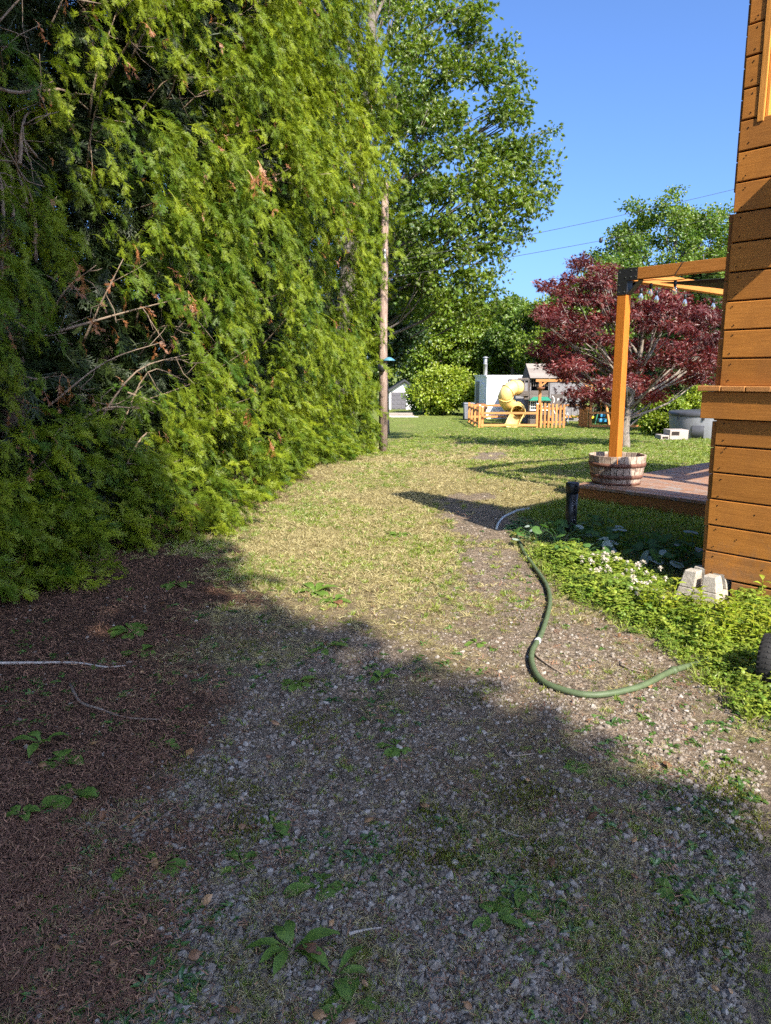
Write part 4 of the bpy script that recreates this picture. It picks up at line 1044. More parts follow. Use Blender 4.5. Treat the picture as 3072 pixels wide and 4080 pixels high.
def bracket(x, y, sx, sy):
    mb = MB(); t = .004; e = a + t; q = .13
    mb.box(x - e, x + e, y - e, y - e + t, ZB0 - .16, ZB1 + t); mb.box(x - e, x - e + t, y - e, y + e, ZB0 - .16, ZB1 + t); mb.box(x + e - t, x + e, y - e, y + e, ZB0 - .16, ZB0 - .002)
    mb.box(x - e, x + e, y + e - t, y + e, ZB0 - .16, ZB0 - .002); mb.box(x - e, x + e, y - e, y + e, ZB1 + .0005, ZB1 + t)
    mb.box(x + sx * e if sx > 0 else x - e - q, x + e + q if sx > 0 else x - e, y - e, y - e + t, ZB0 - t, ZB1 + t)
    mb.box(x - e, x - e + t, y + e if sy > 0 else y - e - q, y + e + q if sy > 0 else y - e, ZB0 - t, ZB1 + t)
    o = H(mb, 'corner_bracket', M['black'], perg, 0)
    g = MB(); g.bar((x + sx * (e + .005), y, ZB0 - .15), (x + sx * (e + .15), y, ZB0 - .006), .09, .012); g.bar((x, y + sy * (e + .005), ZB0 - .15), (x, y + sy * (e + .15), ZB0 - .006), .09, .012)
    H(g, 'gusset', M['black'], o, 0)
    b = MB()
    for u, w in ((-.035, -.13), (.035, -.13), (-.035, -.05), (.04, .03), (-.035, .09), (.11, .03), (.17, .03), (.11, .10), (.17, .10)): b.box(x + u * sx - .006, x + u * sx + .006, y - e - .004, y - e - .0005, ZB0 + w - .006, ZB0 + w + .006)
    H(b, 'bolts', M['steel'], o, 0)['kind'] = 'stuff'
bracket(0, 0, 1, 1)
# shade sail
n = 12; mb = MB(); c4 = [Vector((.32, .22, 2.33)), Vector((3.0, .25, 2.32)), Vector((3.0, 3.1, 2.36)), Vector((.30, 3.1, 2.36))]
for i in range(n + 1):
    for j in range(n + 1):
        u, w = i / n, j / n; ue, we = u, w
        p = c4[0] * (1 - u) * (1 - w) + c4[1] * u * (1 - w) + c4[2] * u * w + c4[3] * (1 - u) * w
        p = p + Vector((.15 * math.sin(math.pi * w) * (1 - 2 * u), .15 * math.sin(math.pi * u) * (1 - 2 * w), -.16 * math.sin(math.pi * u) * math.sin(math.pi * w))); mb.v.append(tuple(p))
mb.f = [(i * (n + 1) + j, (i + 1) * (n + 1) + j, (i + 1) * (n + 1) + j + 1, i * (n + 1) + j + 1) for i in range(n) for j in range(n)]
so = mb.obj('shade_sail', M['sail'], None, True); so.location = PG; so.rotation_euler = (0, 0, HUT_RZ); sd = so.modifiers.new('thick', 'SOLIDIFY'); sd.thickness = .006
tag(so, 'black mesh shade sail slung beneath the pergola beams', 'shade sail')
# bulb string
st = thing('string_lights', 'string of clear bulbs on black cord hung from the pergola', 'string lights', PG, HUT_RZ)
pts = []; bulbs = [(.62, -.02), (1.35, -.02), (2.1, -.02)]
pts = spline([(.05, .09, 2.35), (.35, -.0, 2.34), (.62, 0, 2.31), (1.0, 0, 2.335), (1.35, 0, 2.31), (1.75, 0, 2.335), (2.1, 0, 2.31), (2.6, 0, 2.34)], 4)
MB().tube(pts, .005, 5).obj('cord', M['cable'], st, False, rel=False)
pts = spline([(.09, .05, 2.35), (.0, .35, 2.34), (0, .7, 2.30), (0, 1.0, 2.335), (0, 1.4, 2.30), (0, 1.8, 2.335), (0, 2.2, 2.30), (0, 2.7, 2.335)], 4)
MB().tube(pts, .005, 5).obj('cord', M['cable'], st, False, rel=False)
for x in (.7, 1.5): MB().tube([(x - .06, -a - .006, ZB0 - .005), (x + .03, -a - .006, ZB1 + .004), (x + .05, a, ZB1 + .006)], .004, 4).obj('cord', M['cable'], st, False, rel=False)
for (x, y) in [(.33, .0), (.62, 0), (1.35, 0), (2.1, 0), (0, .36), (0, .72), (0, 1.42), (0, 2.2)]:
    so_ = MB().lathe([(0, .0), (.016, 0), (.019, -.02), (.017, -.055), (.012, -.06)], 10, (x, y, 2.305)).obj('socket', M['black'], st, True, rel=False)
    MB().lathe([(.011, -.058), (.016, -.07), (.028, -.10), (.029, -.115), (.02, -.14), (.0, -.15)], 12, (x, y, 2.305)).obj('bulb', M['bulb'], so_, True, rel=False)

# ================================================================== STAND PIPE, HOSES, WHEEL
pp = G(2272, 2130); pb = thing('stand_pipe', 'black capped drain pipe standing in the weeds before the deck', 'pipe', tuple(pp))
MB().lathe([(.054, -.08), (.054, .20), (.055, .455), (.051, .455)], 24, (0, 0, 0)).obj('pipe', M['pipe'], pb, True, rel=False)
MB().lathe([(.0, .50), (.05, .503), (.061, .498), (.063, .47), (.063, .425), (.060, .418), (.060, .40), (.056, .398)], 24, (0, 0, 0)).obj('cap', M['pipe'], pb, True, rel=False)
mb = MB()
for i in range(46):
    a_ = random.gauss(-1.35, .25); z = random.choice([random.gauss(.30, .02), random.gauss(.16, .012), random.gauss(.26, .02)]); w = random.uniform(.002, .005); h = random.uniform(.002, .008); r = .0556
    mb.add([(r * math.cos(a_ - w * 9), r * math.sin(a_ - w * 9), z), (r * math.cos(a_ + w * 9), r * math.sin(a_ + w * 9), z + h * .3), (r * math.cos(a_ + w * 5), r * math.sin(a_ + w * 5), z + h), (r * math.cos(a_ - w * 7), r * math.sin(a_ - w * 7), z + h * .8)], [(0, 1, 2, 3)])
mb.obj('paint_flecks', M['fleck'], pb, rel=False)['kind'] = 'stuff'
def hosepath(px, r): return spline([Vector((g.x, g.y, float(hz(g.x, g.y)) + r * .95)) for g in (G(*p) for p in px)], 6)
hp = hosepath([(2060, 2150), (2085, 2205), (2121, 2259), (2176, 2342), (2190, 2416), (2160, 2526), (2117, 2618), (2148, 2711), (2250, 2762), (2379, 2781), (2545, 2750), (2674, 2690), (2790, 2655), (2920, 2620), (3010, 2590)], .02)
ho = thing('garden_hose', 'thick green hose curving over the gravel into the weeds', 'hose', tuple(hp[0]))
MB().tube(hp, .0152, 12).obj('hose_tube', M['hose'], ho, True)
ci = min(range(len(hp)), key=lambda i: (hp[i] - G(2148, 2560)).length); MB().tube([hp[ci], hp[ci].lerp(hp[ci + 1], .5)], .0182, 12).obj('tape_band', M['fleck'], ho, True)
ci = min(range(len(hp)), key=lambda i: (hp[i] - G(2665, 2690)).length); MB().tube([hp[ci], hp[ci].lerp(hp[ci + 1], .8)], .021, 12).obj('coupling', M['hose'], ho, True)
hp = hosepath([(1978, 2115), (1985, 2092), (2005, 2068), (2035, 2050), (2065, 2036), (2110, 2030)], .014)
o = MB().tube(hp, .013, 10).obj('pale_hose', M['hosepale'], None, True); tag(o, 'short pale grey hose end arching at the edge of the shadow', 'hose')
wc = P(3066, 2628, 3.42); wl = thing('cart_wheel', 'black rubber cart wheel half hidden in weeds at the picture edge', 'wheel', tuple(wc))
ax = Vector((.80, -.60, 0)).normalized(); sd_ = Vector((.60, .80, 0)); upv = Vector((0, 0, 1)); WR = .125
def ring(prof, n=36):
    mb = MB(); m_ = len(prof)
    for i in range(n):
        q = 2 * math.pi * i / n; d = sd_ * math.cos(q) + upv * math.sin(q)
        for r, w in prof: mb.v.append(tuple(d * r + ax * w))
    mb.f = [(i * m_ + j, i * m_ + (j + 1) % m_, ((i + 1) % n) * m_ + (j + 1) % m_, ((i + 1) % n) * m_ + j) for i in range(n) for j in range(m_)]; return mb
ty = ring([(.068, -.028), (.095, -.042), (.118, -.036), (WR, -.02), (WR, .02), (.118, .036), (.095, .042), (.068, .028)]).obj('tyre', M['rubber'], wl, True, rel=False)
tr_ = MB()
for i in range(30):
    q = 2 * math.pi * i / 30; d = sd_ * math.cos(q) + upv * math.sin(q); t_ = sd_ * -math.sin(q) + upv * math.cos(q)
    for s_ in (-1, 1): tr_.bar(d * (WR + .001) + ax * .004 * s_, d * (WR - .006) + ax * .036 * s_ + t_ * .006, .009, .006, d)
tr_.obj('tread_lugs', M['rubber'], ty, rel=False)['kind'] = 'stuff'
ring([(.068, -.026), (.060, -.02), (.030, -.012), (.030, .012), (.060, .02), (.068, .026)]).obj('rim', M['pipe'], wl, True, rel=False)
MB().tube([-ax * .05, ax * .55], .012, 10).obj('axle', M['black'], wl, True, rel=False)
MB().tube([ax * .5, ax * .55 + Vector((.1, -.2, .45)), ax * .55 + Vector((.15, -.5, .85))], .014, 8).obj('handle_bar', M['black'], wl, True, rel=False)

# ================================================================== UTILITY POLE AND WIRES
pp = G(1527, 1802); pole = thing('utility_pole', 'weathered wooden utility pole at the end of the hedge', 'pole', tuple(pp))
MB().tube([pp + Vector((0, 0, -.2)), pp + Vector((0, 0, 2.2)), pp + Vector((.03, 0, 4.4)), pp + Vector((.04, 0, 5.5))], [.098, .090, .080, .074], 14).obj('shaft', M['pole'], pole, True)
lz = P(1540, 1432, pp.y - .12); sh_ = MB().lathe([(.0, .05), (.05, .04), (.13, -.015), (.13, -.03), (.05, .01)], 18, tuple(lz + Vector((.05, 0, 0)))).obj('lamp_shade', M['blue_tin'], pole, True)
MB().lathe([(0, .02), (.07, 0), (.085, -.07), (.06, -.15), (0, -.17)], 14, tuple(lz + Vector((-.10, -.02, -.10)))).obj('lamp_bowl', M['black'], pole, True)
mb = MB(); iz = P(1533, 1015, pp.y - .1); mb.lathe([(0, .12), (.03, .11), (.035, .05), (.022, .03), (.035, .0), (.022, -.03), (.035, -.06), (.03, -.12), (0, -.12)], 12, tuple(iz)); mb.obj('insulator', M['galv'], pole, True)
def wire(a, b, sag, r, name, label):
    pts = [a.lerp(b, t) - Vector((0, 0, sag * 4 * t * (1 - t))) for t in np.linspace(0, 1, 24)]
    return tag(MB().tube(pts, r, 5).obj(name, M['cable'], None, True), label, 'cable')
wire(P(1540, 1046, pp.y), P(3400, 632, 23), .12, .0055, 'power_line', 'upper thin overhead cable crossing the blue sky')
wire(P(1540, 1108, pp.y), P(3400, 748, 23), .10, .0055, 'power_line', 'lower overhead cable with a dark splice on it')
w = P(2394, 957, 19.4); tag(MB().lathe([(0, .07), (.03, .06), (.045, .03), (.045, -.04), (.03, -.06), (0, -.07)], 12, tuple(w)).obj('cable_splice', M['black'], None, True), 'dark splice case hanging on the lower cable', 'splice')

# ================================================================== PLAYGROUND AT THE END OF THE LAWN
FD = 34.0; zg = float(terrain(FD)); MPX = FD / 3000.0
def FP(px, py, d=FD): return P(px, py, d)
fence = thing('rail_fence', 'low orange two rail fence round the playground with the slide', 'fence', tuple(FP(2000, 1705)))
def fpost(px, py0, py1, d=FD, w=.10, name='fence_post', mat='fence', par=fence):
    a = FP(px, py1, d); b = FP(px, py0, d); o = MB().box(a.x - w / 2, a.x + w / 2, d - w / 2, d + w / 2, float(terrain(d)) - .05, b.z).obj(name, M[mat], par, False, .006)
    if par is fence: MB().box(a.x - .045, a.x + .045, d - .045, d + .045, b.z + .002, b.z + .035).obj('post_cap', M['white'], o)
    return o
def frail(a, b, h=.10, w=.045, par=fence, name='rail'): return MB().bar(a, b, w, h).obj(name, M['rail'], par, False, .004)
fpost(1910, 1616, 1705); fpost(1921, 1622, 1700, FD + .25)
fpost(2138, 1610, 1703)
for py in (1646, 1694): frail(FP(1914, py, FD - .06), FP(2140, py, FD - .06))
sd0, sd1 = FP(1906, 1700, FD), FP(1868, 1686, FD + 4.2)
for k, t in enumerate((.35, .7, 1.0)):
    q = sd0.lerp(sd1, t); MB().box(q.x - .05, q.x + .05, q.y - .05, q.y + .05, zg - .05, zg + 1.0).obj('fence_post', M['fence'], fence)
for z in (.18, .78): frail(Vector((sd0.x, sd0.y, zg + z)), Vector((sd1.x, sd1.y, zg + z)))
frail(Vector((sd1.x + .2, sd1.y - 1.6, zg + .15)), Vector((sd1.x + .55, sd1.y - 2.8, zg + .9)), .09, .04, fence, 'brace')
bk = FD + 4.2
for z in (.28, .85): frail(Vector((sd1.x, bk, zg + z)), Vector((FP(2330, 1700, bk).x, bk, zg + z)))
for px in (2020, 2110, 2240): q = FP(px, 1690, bk); MB().box(q.x - .05, q.x + .05, bk - .05, bk + .05, zg - .05, zg + 1.0).obj('fence_post', M['fence'], fence)
for py in (1645, 1697): frail(FP(2348, py, FD), FP(2604, py + 1, FD + .8))
fpost(2602, 1640, 1712, FD + .8); fpost(2470, 1642, 1703, FD + .4)
gate = thing('picket_gate', 'orange picket gate closed across the playground entrance', 'gate', tuple(FP(2190, 1702)))
for k in range(7):
    px = 2150 + 15.2 * k; a, b = FP(px, 1701, FD - .05), FP(px + 11.6, 1605 + 1.2 * k, FD - .05); MB().box(a.x, b.x, FD - .08, FD - .055, zg + .02, b.z).obj('picket', M['fence'], gate, False, .004)
for py in (1628, 1682): frail(FP(2148, py, FD - .02), FP(2252, py, FD - .02), .09, .04, gate, 'gate_rail')
gate2 = thing('picket_gate', 'second orange picket gate standing open, seen nearly edge on', 'gate', tuple(FP(2340, 1700)))
g0, g1 = FP(2340, 1700, FD), FP(2304, 1697, FD + 1.15)
for k in range(7):
    q = g0.lerp(g1, (k + .3) / 7); d = (g1 - g0).normalized(); MB().bar(Vector((q.x, q.y, zg + .03)), Vector((q.x, q.y, zg + 1.02)), .11, .025, d.cross(Vector((0, 0, 1)))).obj('picket', M['fence'], gate2)
frail(Vector((g0.x, g0.y + .03, zg + .25)), Vector((g1.x, g1.y + .03, zg + .25)), .09, .04, gate2, 'gate_rail'); frail(Vector((g0.x, g0.y + .03, zg + .8)), Vector((g1.x, g1.y + .03, zg + .8)), .09, .04, gate2, 'gate_rail')
arb = thing('garden_arbor', 'tall orange timber arch over the playground gate', 'arch', tuple(FP(2250, 1702)))
fpost(2146, 1512, 1702, FD + .1, .12, 'arch_post', 'fence', arb); fpost(2350, 1512, 1702, FD + .1, .12, 'arch_post', 'fence', arb)
frail(FP(2135, 1516, FD + .1), FP(2362, 1516, FD + .1), .12, .12, arb, 'lintel'); frail(FP(2150, 1542, FD + .1), FP(2178, 1520, FD + .1), .07, .07, arb, 'brace'); frail(FP(2346, 1545, FD + .1), FP(2318, 1520, FD + .1), .07, .07, arb, 'brace')
q = FP(2155, 1544, FD - .15); bk_ = thing('hanging_basket', 'shallow brown bowl hanging from the arch post', 'basket', tuple(q)); MB().lathe([(0, -.13), (.09, -.12), (.17, -.05), (.19, .02), (.175, .02)], 16, (0, 0, 0)).obj('bowl', M['bin_brown'], bk_, True, rel=False)
MB().tube([(0, 0, .28), (.17, 0, .01)], .006, 4).tube([(0, 0, .28), (-.17, 0, .01)], .006, 4).obj('hanger', M['cable'], bk_, rel=False)

# playhouse tower ---------------------------------------------------
TD_ = 36.0; zt_ = float(terrain(TD_)); tw = thing('play_tower', 'weathered dark plank play tower with shingled roof behind the gate', 'playhouse', tuple(P(2150, 1690, TD_)))
def tb(name, mat, px0, px1, py0, py1, d, depth, par=None):
    mb = MB(); bx(mb, px0, px1, py0, py1, d, depth); return mb.obj(name, M[mat], par or tw, False, .006)
for k in range(9):
    y1 = 1692 - k * 15.2; tb('wall_plank', 'tower', 2110, 2188, y1 - 14.4, y1, TD_, .06)
tb('post', 'tower', 2104, 2112, 1508, 1692, TD_ - .06, .12); tb('post', 'tower', 2184, 2193, 1508, 1692, TD_ - .06, .12); tb('post', 'tower', 2106, 2114, 1508, 1692, TD_ + 1.5, .12); tb('post', 'tower', 2178, 2187, 1508, 1692, TD_ + 1.5, .12)
tb('floor', 'tower', 2090, 2192, 1574, 1581, TD_ + .08, 1.5); tb('side_wall', 'tower', 2106, 2111, 1580, 1690, TD_ + .1, 1.4); tb('back_wall', 'dark', 2112, 2185, 1508, 1685, TD_ + 1.56, .05)
for k in range(8): tb('baluster', 'tower', 2115 + k * 9, 2119 + k * 9, 1513, 1540, TD_ + .02, .04)
tb('top_rail', 'tower', 2110, 2188, 1508, 1513, TD_ - .01, .08)
# balcony beside the slide
for px in (2066, 2086, 2103): tb('balcony_post', 'tower', px, px + 7, 1508, 1578, TD_ - .35, .09)
tb('balcony_rail', 'tower', 2064, 2106, 1506, 1513, TD_ - .38, .05); tb('balcony_floor', 'tower', 2060, 2108, 1570, 1577, TD_ - .4, .45); tb('balcony_board', 'tower', 2066, 2104, 1557, 1570, TD_ - .42, .03); tb('balcony_support', 'tower', 2090, 2108, 1578, 1592, TD_ - .3, .3)
# roof: ridge runs left to right, rows of boards
r0, r1 = P(2095, 1450, TD_ + .75), P(2300, 1452, TD_ + .75); e0 = P(2112, 1507, TD_ - .25); e1_ = P(2300, 1507, TD_ - .25)
for k in range(6):
    t0, t1 = k / 6, (k + 1) / 6 + .03; a, b = r0.lerp(e0, t0), r0.lerp(e0, t1); c, d = r1.lerp(e1_, t1), r1.lerp(e1_, t0); o = Vector((0, -.018 - .003 * k, .02 + .002 * k))
    mb = MB(); mb.add([a + o, b + o, c + o, d + o, a, b, c, d], [(0, 1, 2, 3), (7, 6, 5, 4), (0, 4, 5, 1), (1, 5, 6, 2), (2, 6, 7, 3), (3, 7, 4, 0)]); mb.obj('roof_board', M['shingle'], tw)
f0 = P(2112, 1507, TD_ + 1.85); mb = MB(); mb.add([r0, r1, Vector((r1.x, f0.y, e0.z)), Vector((r0.x + .1, f0.y, e0.z)), r0 - Vector((0, 0, .03)), r1 - Vector((0, 0, .03)), Vector((r1.x, f0.y, e0.z - .03)), Vector((r0.x + .1, f0.y, e0.z - .03))], [(0, 1, 2, 3), (7, 6, 5, 4), (0, 4, 5, 1), (1, 5, 6, 2), (2, 6, 7, 3), (3, 7, 4, 0)]); mb.obj('rear_roof', M['shingle'], tw)
mb = MB(); gx0 = P(2106, 1500, TD_).x; mb.add([(gx0, TD_ - .15, e0.z), (gx0, TD_ + 1.75, e0.z), (gx0, TD_ + .75, r0.z - .05), (gx0 + .04, TD_ - .15, e0.z), (gx0 + .04, TD_ + 1.75, e0.z), (gx0 + .04, TD_ + .75, r0.z - .05)], [(0, 1, 2), (5, 4, 3), (0, 3, 4, 1), (1, 4, 5, 2), (2, 5, 3, 0)]); mb.obj('gable', M['tower'], tw)
# window boxes and awning
for (a, b) in ((2111, 2139), (2150, 2171), (2173, 2195)):
    w = tb('window', 'glass_dark', a + 2, b - 2, 1600, 1632, TD_ - .03, .02)
    mb = MB()
    for (p0, p1, q0, q1) in ((a, a + 3.4, 1596, 1636), (b - 3.4, b, 1596, 1636), (a + 3.5, b - 3.5, 1596, 1600), (a + 3.5, b - 3.5, 1631, 1636)): bx(mb, p0, p1, q0, q1, TD_ - .06, .025)
    for t in (.36, .64): x_ = a + (b - a) * t; bx(mb, x_ - .9, x_ + .9, 1600.2, 1630.8, TD_ - .052, .012)
    for t in (.33, .66): y_ = 1600 + 31 * t; bx(mb, a + 3.6, b - 3.6, y_ - .8, y_ + .8, TD_ - .050, .009)
    mb.obj('window_frame', M['white'], w)
a, b, c, d = P(2125, 1581, TD_ - .02), P(2182, 1581, TD_ - .02), P(2197, 1596, TD_ - .3), P(2110, 1596, TD_ - .3)
mb = MB(); mb.add([a, b, c, d, a + Vector((0, 0, -.03)), b + Vector((0, 0, -.03)), c + Vector((0, .26, 0)), d + Vector((0, .26, 0))], [(0, 1, 2, 3), (7, 6, 5, 4), (0, 3, 7, 4), (1, 5, 6, 2), (3, 2, 6, 7), (0, 4, 5, 1)]); mb.obj('window_awning', M['green_awning'], tw)
# climbing wall with wavy white handles and letters
for k in range(8):
    y1 = 1694 - k * 15.5; mb = MB(); a, b = P(2197, y1, TD_ - .5 + .05 * k), P(2258 - k * 2, y1 - 15, TD_ - .5 + .05 * k); mb.box(a.x, b.x, TD_ - .5 + .05 * k, TD_ - .46 + .05 * k, a.z, b.z); mb.obj('climbing_plank', M['tower'], tw)
for pts in ([(2201, 1577), (2208, 1590), (2206, 1606), (2201, 1618), (2206, 1634), (2212, 1650)], [(2254, 1586), (2257, 1604), (2251, 1622), (2259, 1644), (2266, 1660), (2262, 1676), (2267, 1688)]):
    MB().tube(spline([P(x, y, TD_ - .62) for x, y in pts], 5), .022, 8).obj('wavy_handle', M['white'], tw, True)
for ch, px, py, h in (('R', 2225, 1592, 12), ('A', 2251, 1646, 11), ('A', 2250, 1662, 11), ('R', 2230, 1672, 9)):
    cu = bpy.data.curves.new('letter', 'FONT'); cu.body = ch; cu.size = h * 1.35 * TD_ / 3000; cu.extrude = .004; lo = bpy.data.objects.new('letter', cu); q = P(px - h * .4, py + h * .5, TD_ - .60)
    me_ = bpy.data.meshes.new_from_object(lo); bpy.data.objects.remove(lo); me_.materials.append(M['white']); lo = bpy.data.objects.new('letter', me_)
    lo.rotation_euler = (R(90), 0, 0); lo.location = q - tw.location; lo.parent = tw; COL.objects.link(lo)
# spiral tube slide
sl = thing('tube_slide', 'pale yellow spiral tube slide beside the play tower', 'slide', tuple(P(2040, 1690, 35.3)))
path = spline([P(2068, 1543, 35.7), P(2042, 1545, 35.45), P(2018, 1565, 35.3), P(2016, 1598, 35.6), P(2036, 1618, 36.15), P(2060, 1630, 36.0), P(2066, 1640, 35.45), P(2052, 1660, 34.95)], 6)
nT = len(path); R0 = .31
MB().tube(path[:16], R0, 20, False).obj('upper_tube', M['slide'], sl, True).modifiers.new('t', 'SOLIDIFY').thickness = .02
MB().tube(path[15:31], R0, 20, False).obj('middle_tube', M['slide'], sl, True).modifiers.new('t', 'SOLIDIFY').thickness = .02
MB().tube(path[30:38], R0, 20, False).obj('lower_tube', M['slide'], sl, True).modifiers.new('t', 'SOLIDIFY').thickness = .02
for i in (5, 10, 15, 22, 30, 37): MB().tube([path[i - 1].lerp(path[i], .7), path[i].lerp(path[i + 1], .3)], R0 + .025, 20, False).obj('flange', M['slide'], sl, True).modifiers.new('t', 'SOLIDIFY').thickness = .03
ex = [path[37], P(2050, 1668, 34.8), P(2044, 1684, 34.5), P(2040, 1691, 34.2)]; mb = MB(); rows = []
for i, q in enumerate(ex):
    t = (ex[min(i + 1, 3)] - ex[max(i - 1, 0)]).normalized(); s_ = t.cross(Vector((0, 0, 1))).normalized(); u = s_.cross(t).normalized()
    for j in range(13): an = math.pi + math.pi * j / 12; mb.v.append(tuple(q + s_ * math.cos(an) * R0 + u * (math.sin(an) * R0 * (1 - .12 * i) + .02)))
mb.f = [(i * 13 + j, i * 13 + j + 1, (i + 1) * 13 + j + 1, (i + 1) * 13 + j) for i in range(3) for j in range(12)]
mb.obj('exit_chute', M['slide'], sl, True).modifiers.new('t', 'SOLIDIFY').thickness = .03
MB().bar(Vector((path[20].x, path[20].y, zg - .05)), path[20] - Vector((0, 0, R0)), .09, .09).obj('support_post', M['tower'], sl)
# swings
sw = thing('swing_set', 'swing frame with hanging chains behind the red maple', 'swings', tuple(P(2300, 1690, TD_ + .6)))
MB().bar(P(2195, 1512, TD_ + .6), P(2400, 1512, TD_ + .6), .12, .14).obj('swing_beam', M['tower'], sw)
for dx in (-.7, .7): MB().bar(P(2400, 1512, TD_ + .6), P(2402, 1690, TD_ + .6) + Vector((.1, dx, 0)), .10, .10).obj('swing_leg', M['rail'], sw)
def swing(px0, px1, py, label):
    o = thing('playground_swing', label, 'swing', tuple(P((px0 + px1) / 2, py, TD_ + .6))); d = TD_ + .6
    a, b = P(px0, py - 6, d), P(px1, py - 6, d); m_ = P((px0 + px1) / 2, py + 2, d); MB().tube(spline([a, a.lerp(m_, .5) - Vector((0, 0, .04)), m_, b.lerp(m_, .5) - Vector((0, 0, .04)), b], 4), .045, 8).obj('seat', M['swing'], o, True)
    for q, x_ in ((a, px0 + 2), (b, px1 - 2)): MB().tube([q, P(x_, 1516, d)], .010, 5).obj('chain', M['galv'], o)
    for q, x_ in ((a, px0 + 2), (b, px1 - 2)): t_ = P(x_, 1516, d); MB().tube([q.lerp(t_, .45), q.lerp(t_, .62)], .018, 6).obj('grip', M['bin_brown'], o)
swing(2276, 2302, 1660, 'yellow swing seat hanging left of the open gate'); swing(2352, 2364, 1664, 'yellow swing seat seen through the rails right of the open gate')
tl = thing('toy_glider', 'blue plastic toy seat behind the rail fence', 'toy', tuple(P(2405, 1690, 36.4)))
for (p0, p1, q0, q1, dp) in ((2392, 2412, 1648, 1662, .1), (2388, 2418, 1668, 1682, .35)): mb = MB(); bx(mb, p0, p1, q0, q1, 36.3, dp); mb.obj('seat_shell', M['toy_blue'], tl, False, .03)
MB().bar(P(2370, 1690, 36.4), P(2384, 1640, 36.4), .04, .04).obj('leg', M['green_awning'], tl); MB().bar(P(2432, 1690, 36.4), P(2420, 1640, 36.4), .04, .04).obj('leg', M['green_awning'], tl)

# trailer, flue, bins ------------------------------------------------
TR = 41.0; zr = float(terrain(TR)); tr0 = thing('white_trailer', 'white clapboard trailer hut with flat top behind the slide', 'trailer', tuple(P(2000, 1668, TR)))
a, b = P(1936, 1668, TR), P(2330, 1500, TR); far = P(1893, 1500, TR + 2.6)
mb = MB(); mb.add([(a.x, TR, zr - .05), (b.x, TR, zr - .05), (b.x, TR + 2.8, zr - .05), (far.x, TR + 2.6, zr - .05), (a.x, TR, b.z), (b.x, TR, b.z), (b.x, TR + 2.8, b.z), (far.x, TR + 2.6, b.z)], [(3, 2, 1, 0), (4, 5, 6, 7), (0, 1, 5, 4), (1, 2, 6, 5), (2, 3, 7, 6), (3, 0, 4, 7)]); mb.obj('wall', M['clap'], tr0)
mb = MB(); mb.add([(a.x - .05, TR - .06, b.z + .003), (b.x + .05, TR - .06, b.z + .003), (b.x + .05, TR + 2.9, b.z + .003), (far.x - .06, TR + 2.66, b.z + .003)] + [(a.x - .05, TR - .06, b.z + .07), (b.x + .05, TR - .06, b.z + .07), (b.x + .05, TR + 2.9, b.z + .07), (far.x - .06, TR + 2.66, b.z + .07)], [(3, 2, 1, 0), (4, 5, 6, 7), (0, 1, 5, 4), (1, 2, 6, 5), (2, 3, 7, 6), (3, 0, 4, 7)]); mb.obj('roof_edge', M['white'], tr0)
ev = (Vector((far.x, TR + 2.6, 0)) - Vector((a.x, TR, 0))).normalized(); nn = Vector((-ev.y, ev.x, 0)); nn = nn if nn.y < 0 else -nn
def endpanel(t0, t1, z0, z1, off, name, mat, par=None):
    L_ = (Vector((far.x, TR + 2.6, 0)) - Vector((a.x, TR, 0))).length; p, q = Vector((a.x, TR, 0)) + ev * L_ * t0 + nn * off * .5, Vector((a.x, TR, 0)) + ev * L_ * t1 + nn * off * .5
    return MB().bar(Vector((p.x, p.y, zr + (z0 + z1) / 2)), Vector((q.x, q.y, zr + (z0 + z1) / 2)), off, z1 - z0).obj(name, M[mat], par or tr0)
dr = endpanel(.5, .82, .12, 2.0, .06, 'door', 'bin_grey'); endpanel(.55, .62, .95, 1.05, .10, 'door_handle', 'steel', dr); endpanel(.15, .4, .2, 1.9, .05, 'end_panel', 'clap'); endpanel(.44, .49, .1, 2.1, .07, 'door_frame', 'white')
c = P(1933, 1498, TR + .6); fl = MB().lathe([(.115, -.05), (.115, .62), (.125, .62), (.125, .68), (.10, .68), (.10, .98)], 16, tuple(c)).obj('flue_pipe', M['galv'], tr0, True)
MB().lathe([(0, 1.07), (.05, 1.06), (.17, .99), (.17, .975), (0, .985)], 16, tuple(c)).obj('flue_cap', M['galv'], fl, True)
ln = thing('grey_lean_to', 'grey brick patterned lean to between the trailer and the tower', 'shed', tuple(P(2080, 1668, 39.2)))
a, b = P(2052, 1668, 39.0), P(2330, 1518, 39.0); mb = MB(); mb.box(a.x, b.x, 39.0, 40.7, zr - .05, b.z); mb.obj('wall', M['greybrick'], ln)
mb = MB(); mb.box(a.x - .1, b.x, 38.9, 40.8, b.z + .003, b.z + .08); mb.obj('roof', M['roof_dark'], ln); MB().bar(P(2024, 1560, 38.7), P(2026, 1512, 38.7), .05, .05).bar(P(2026, 1513, 38.7), P(2056, 1520, 38.9), .05, .05).obj('roof_strut', M['roof_dark'], ln)
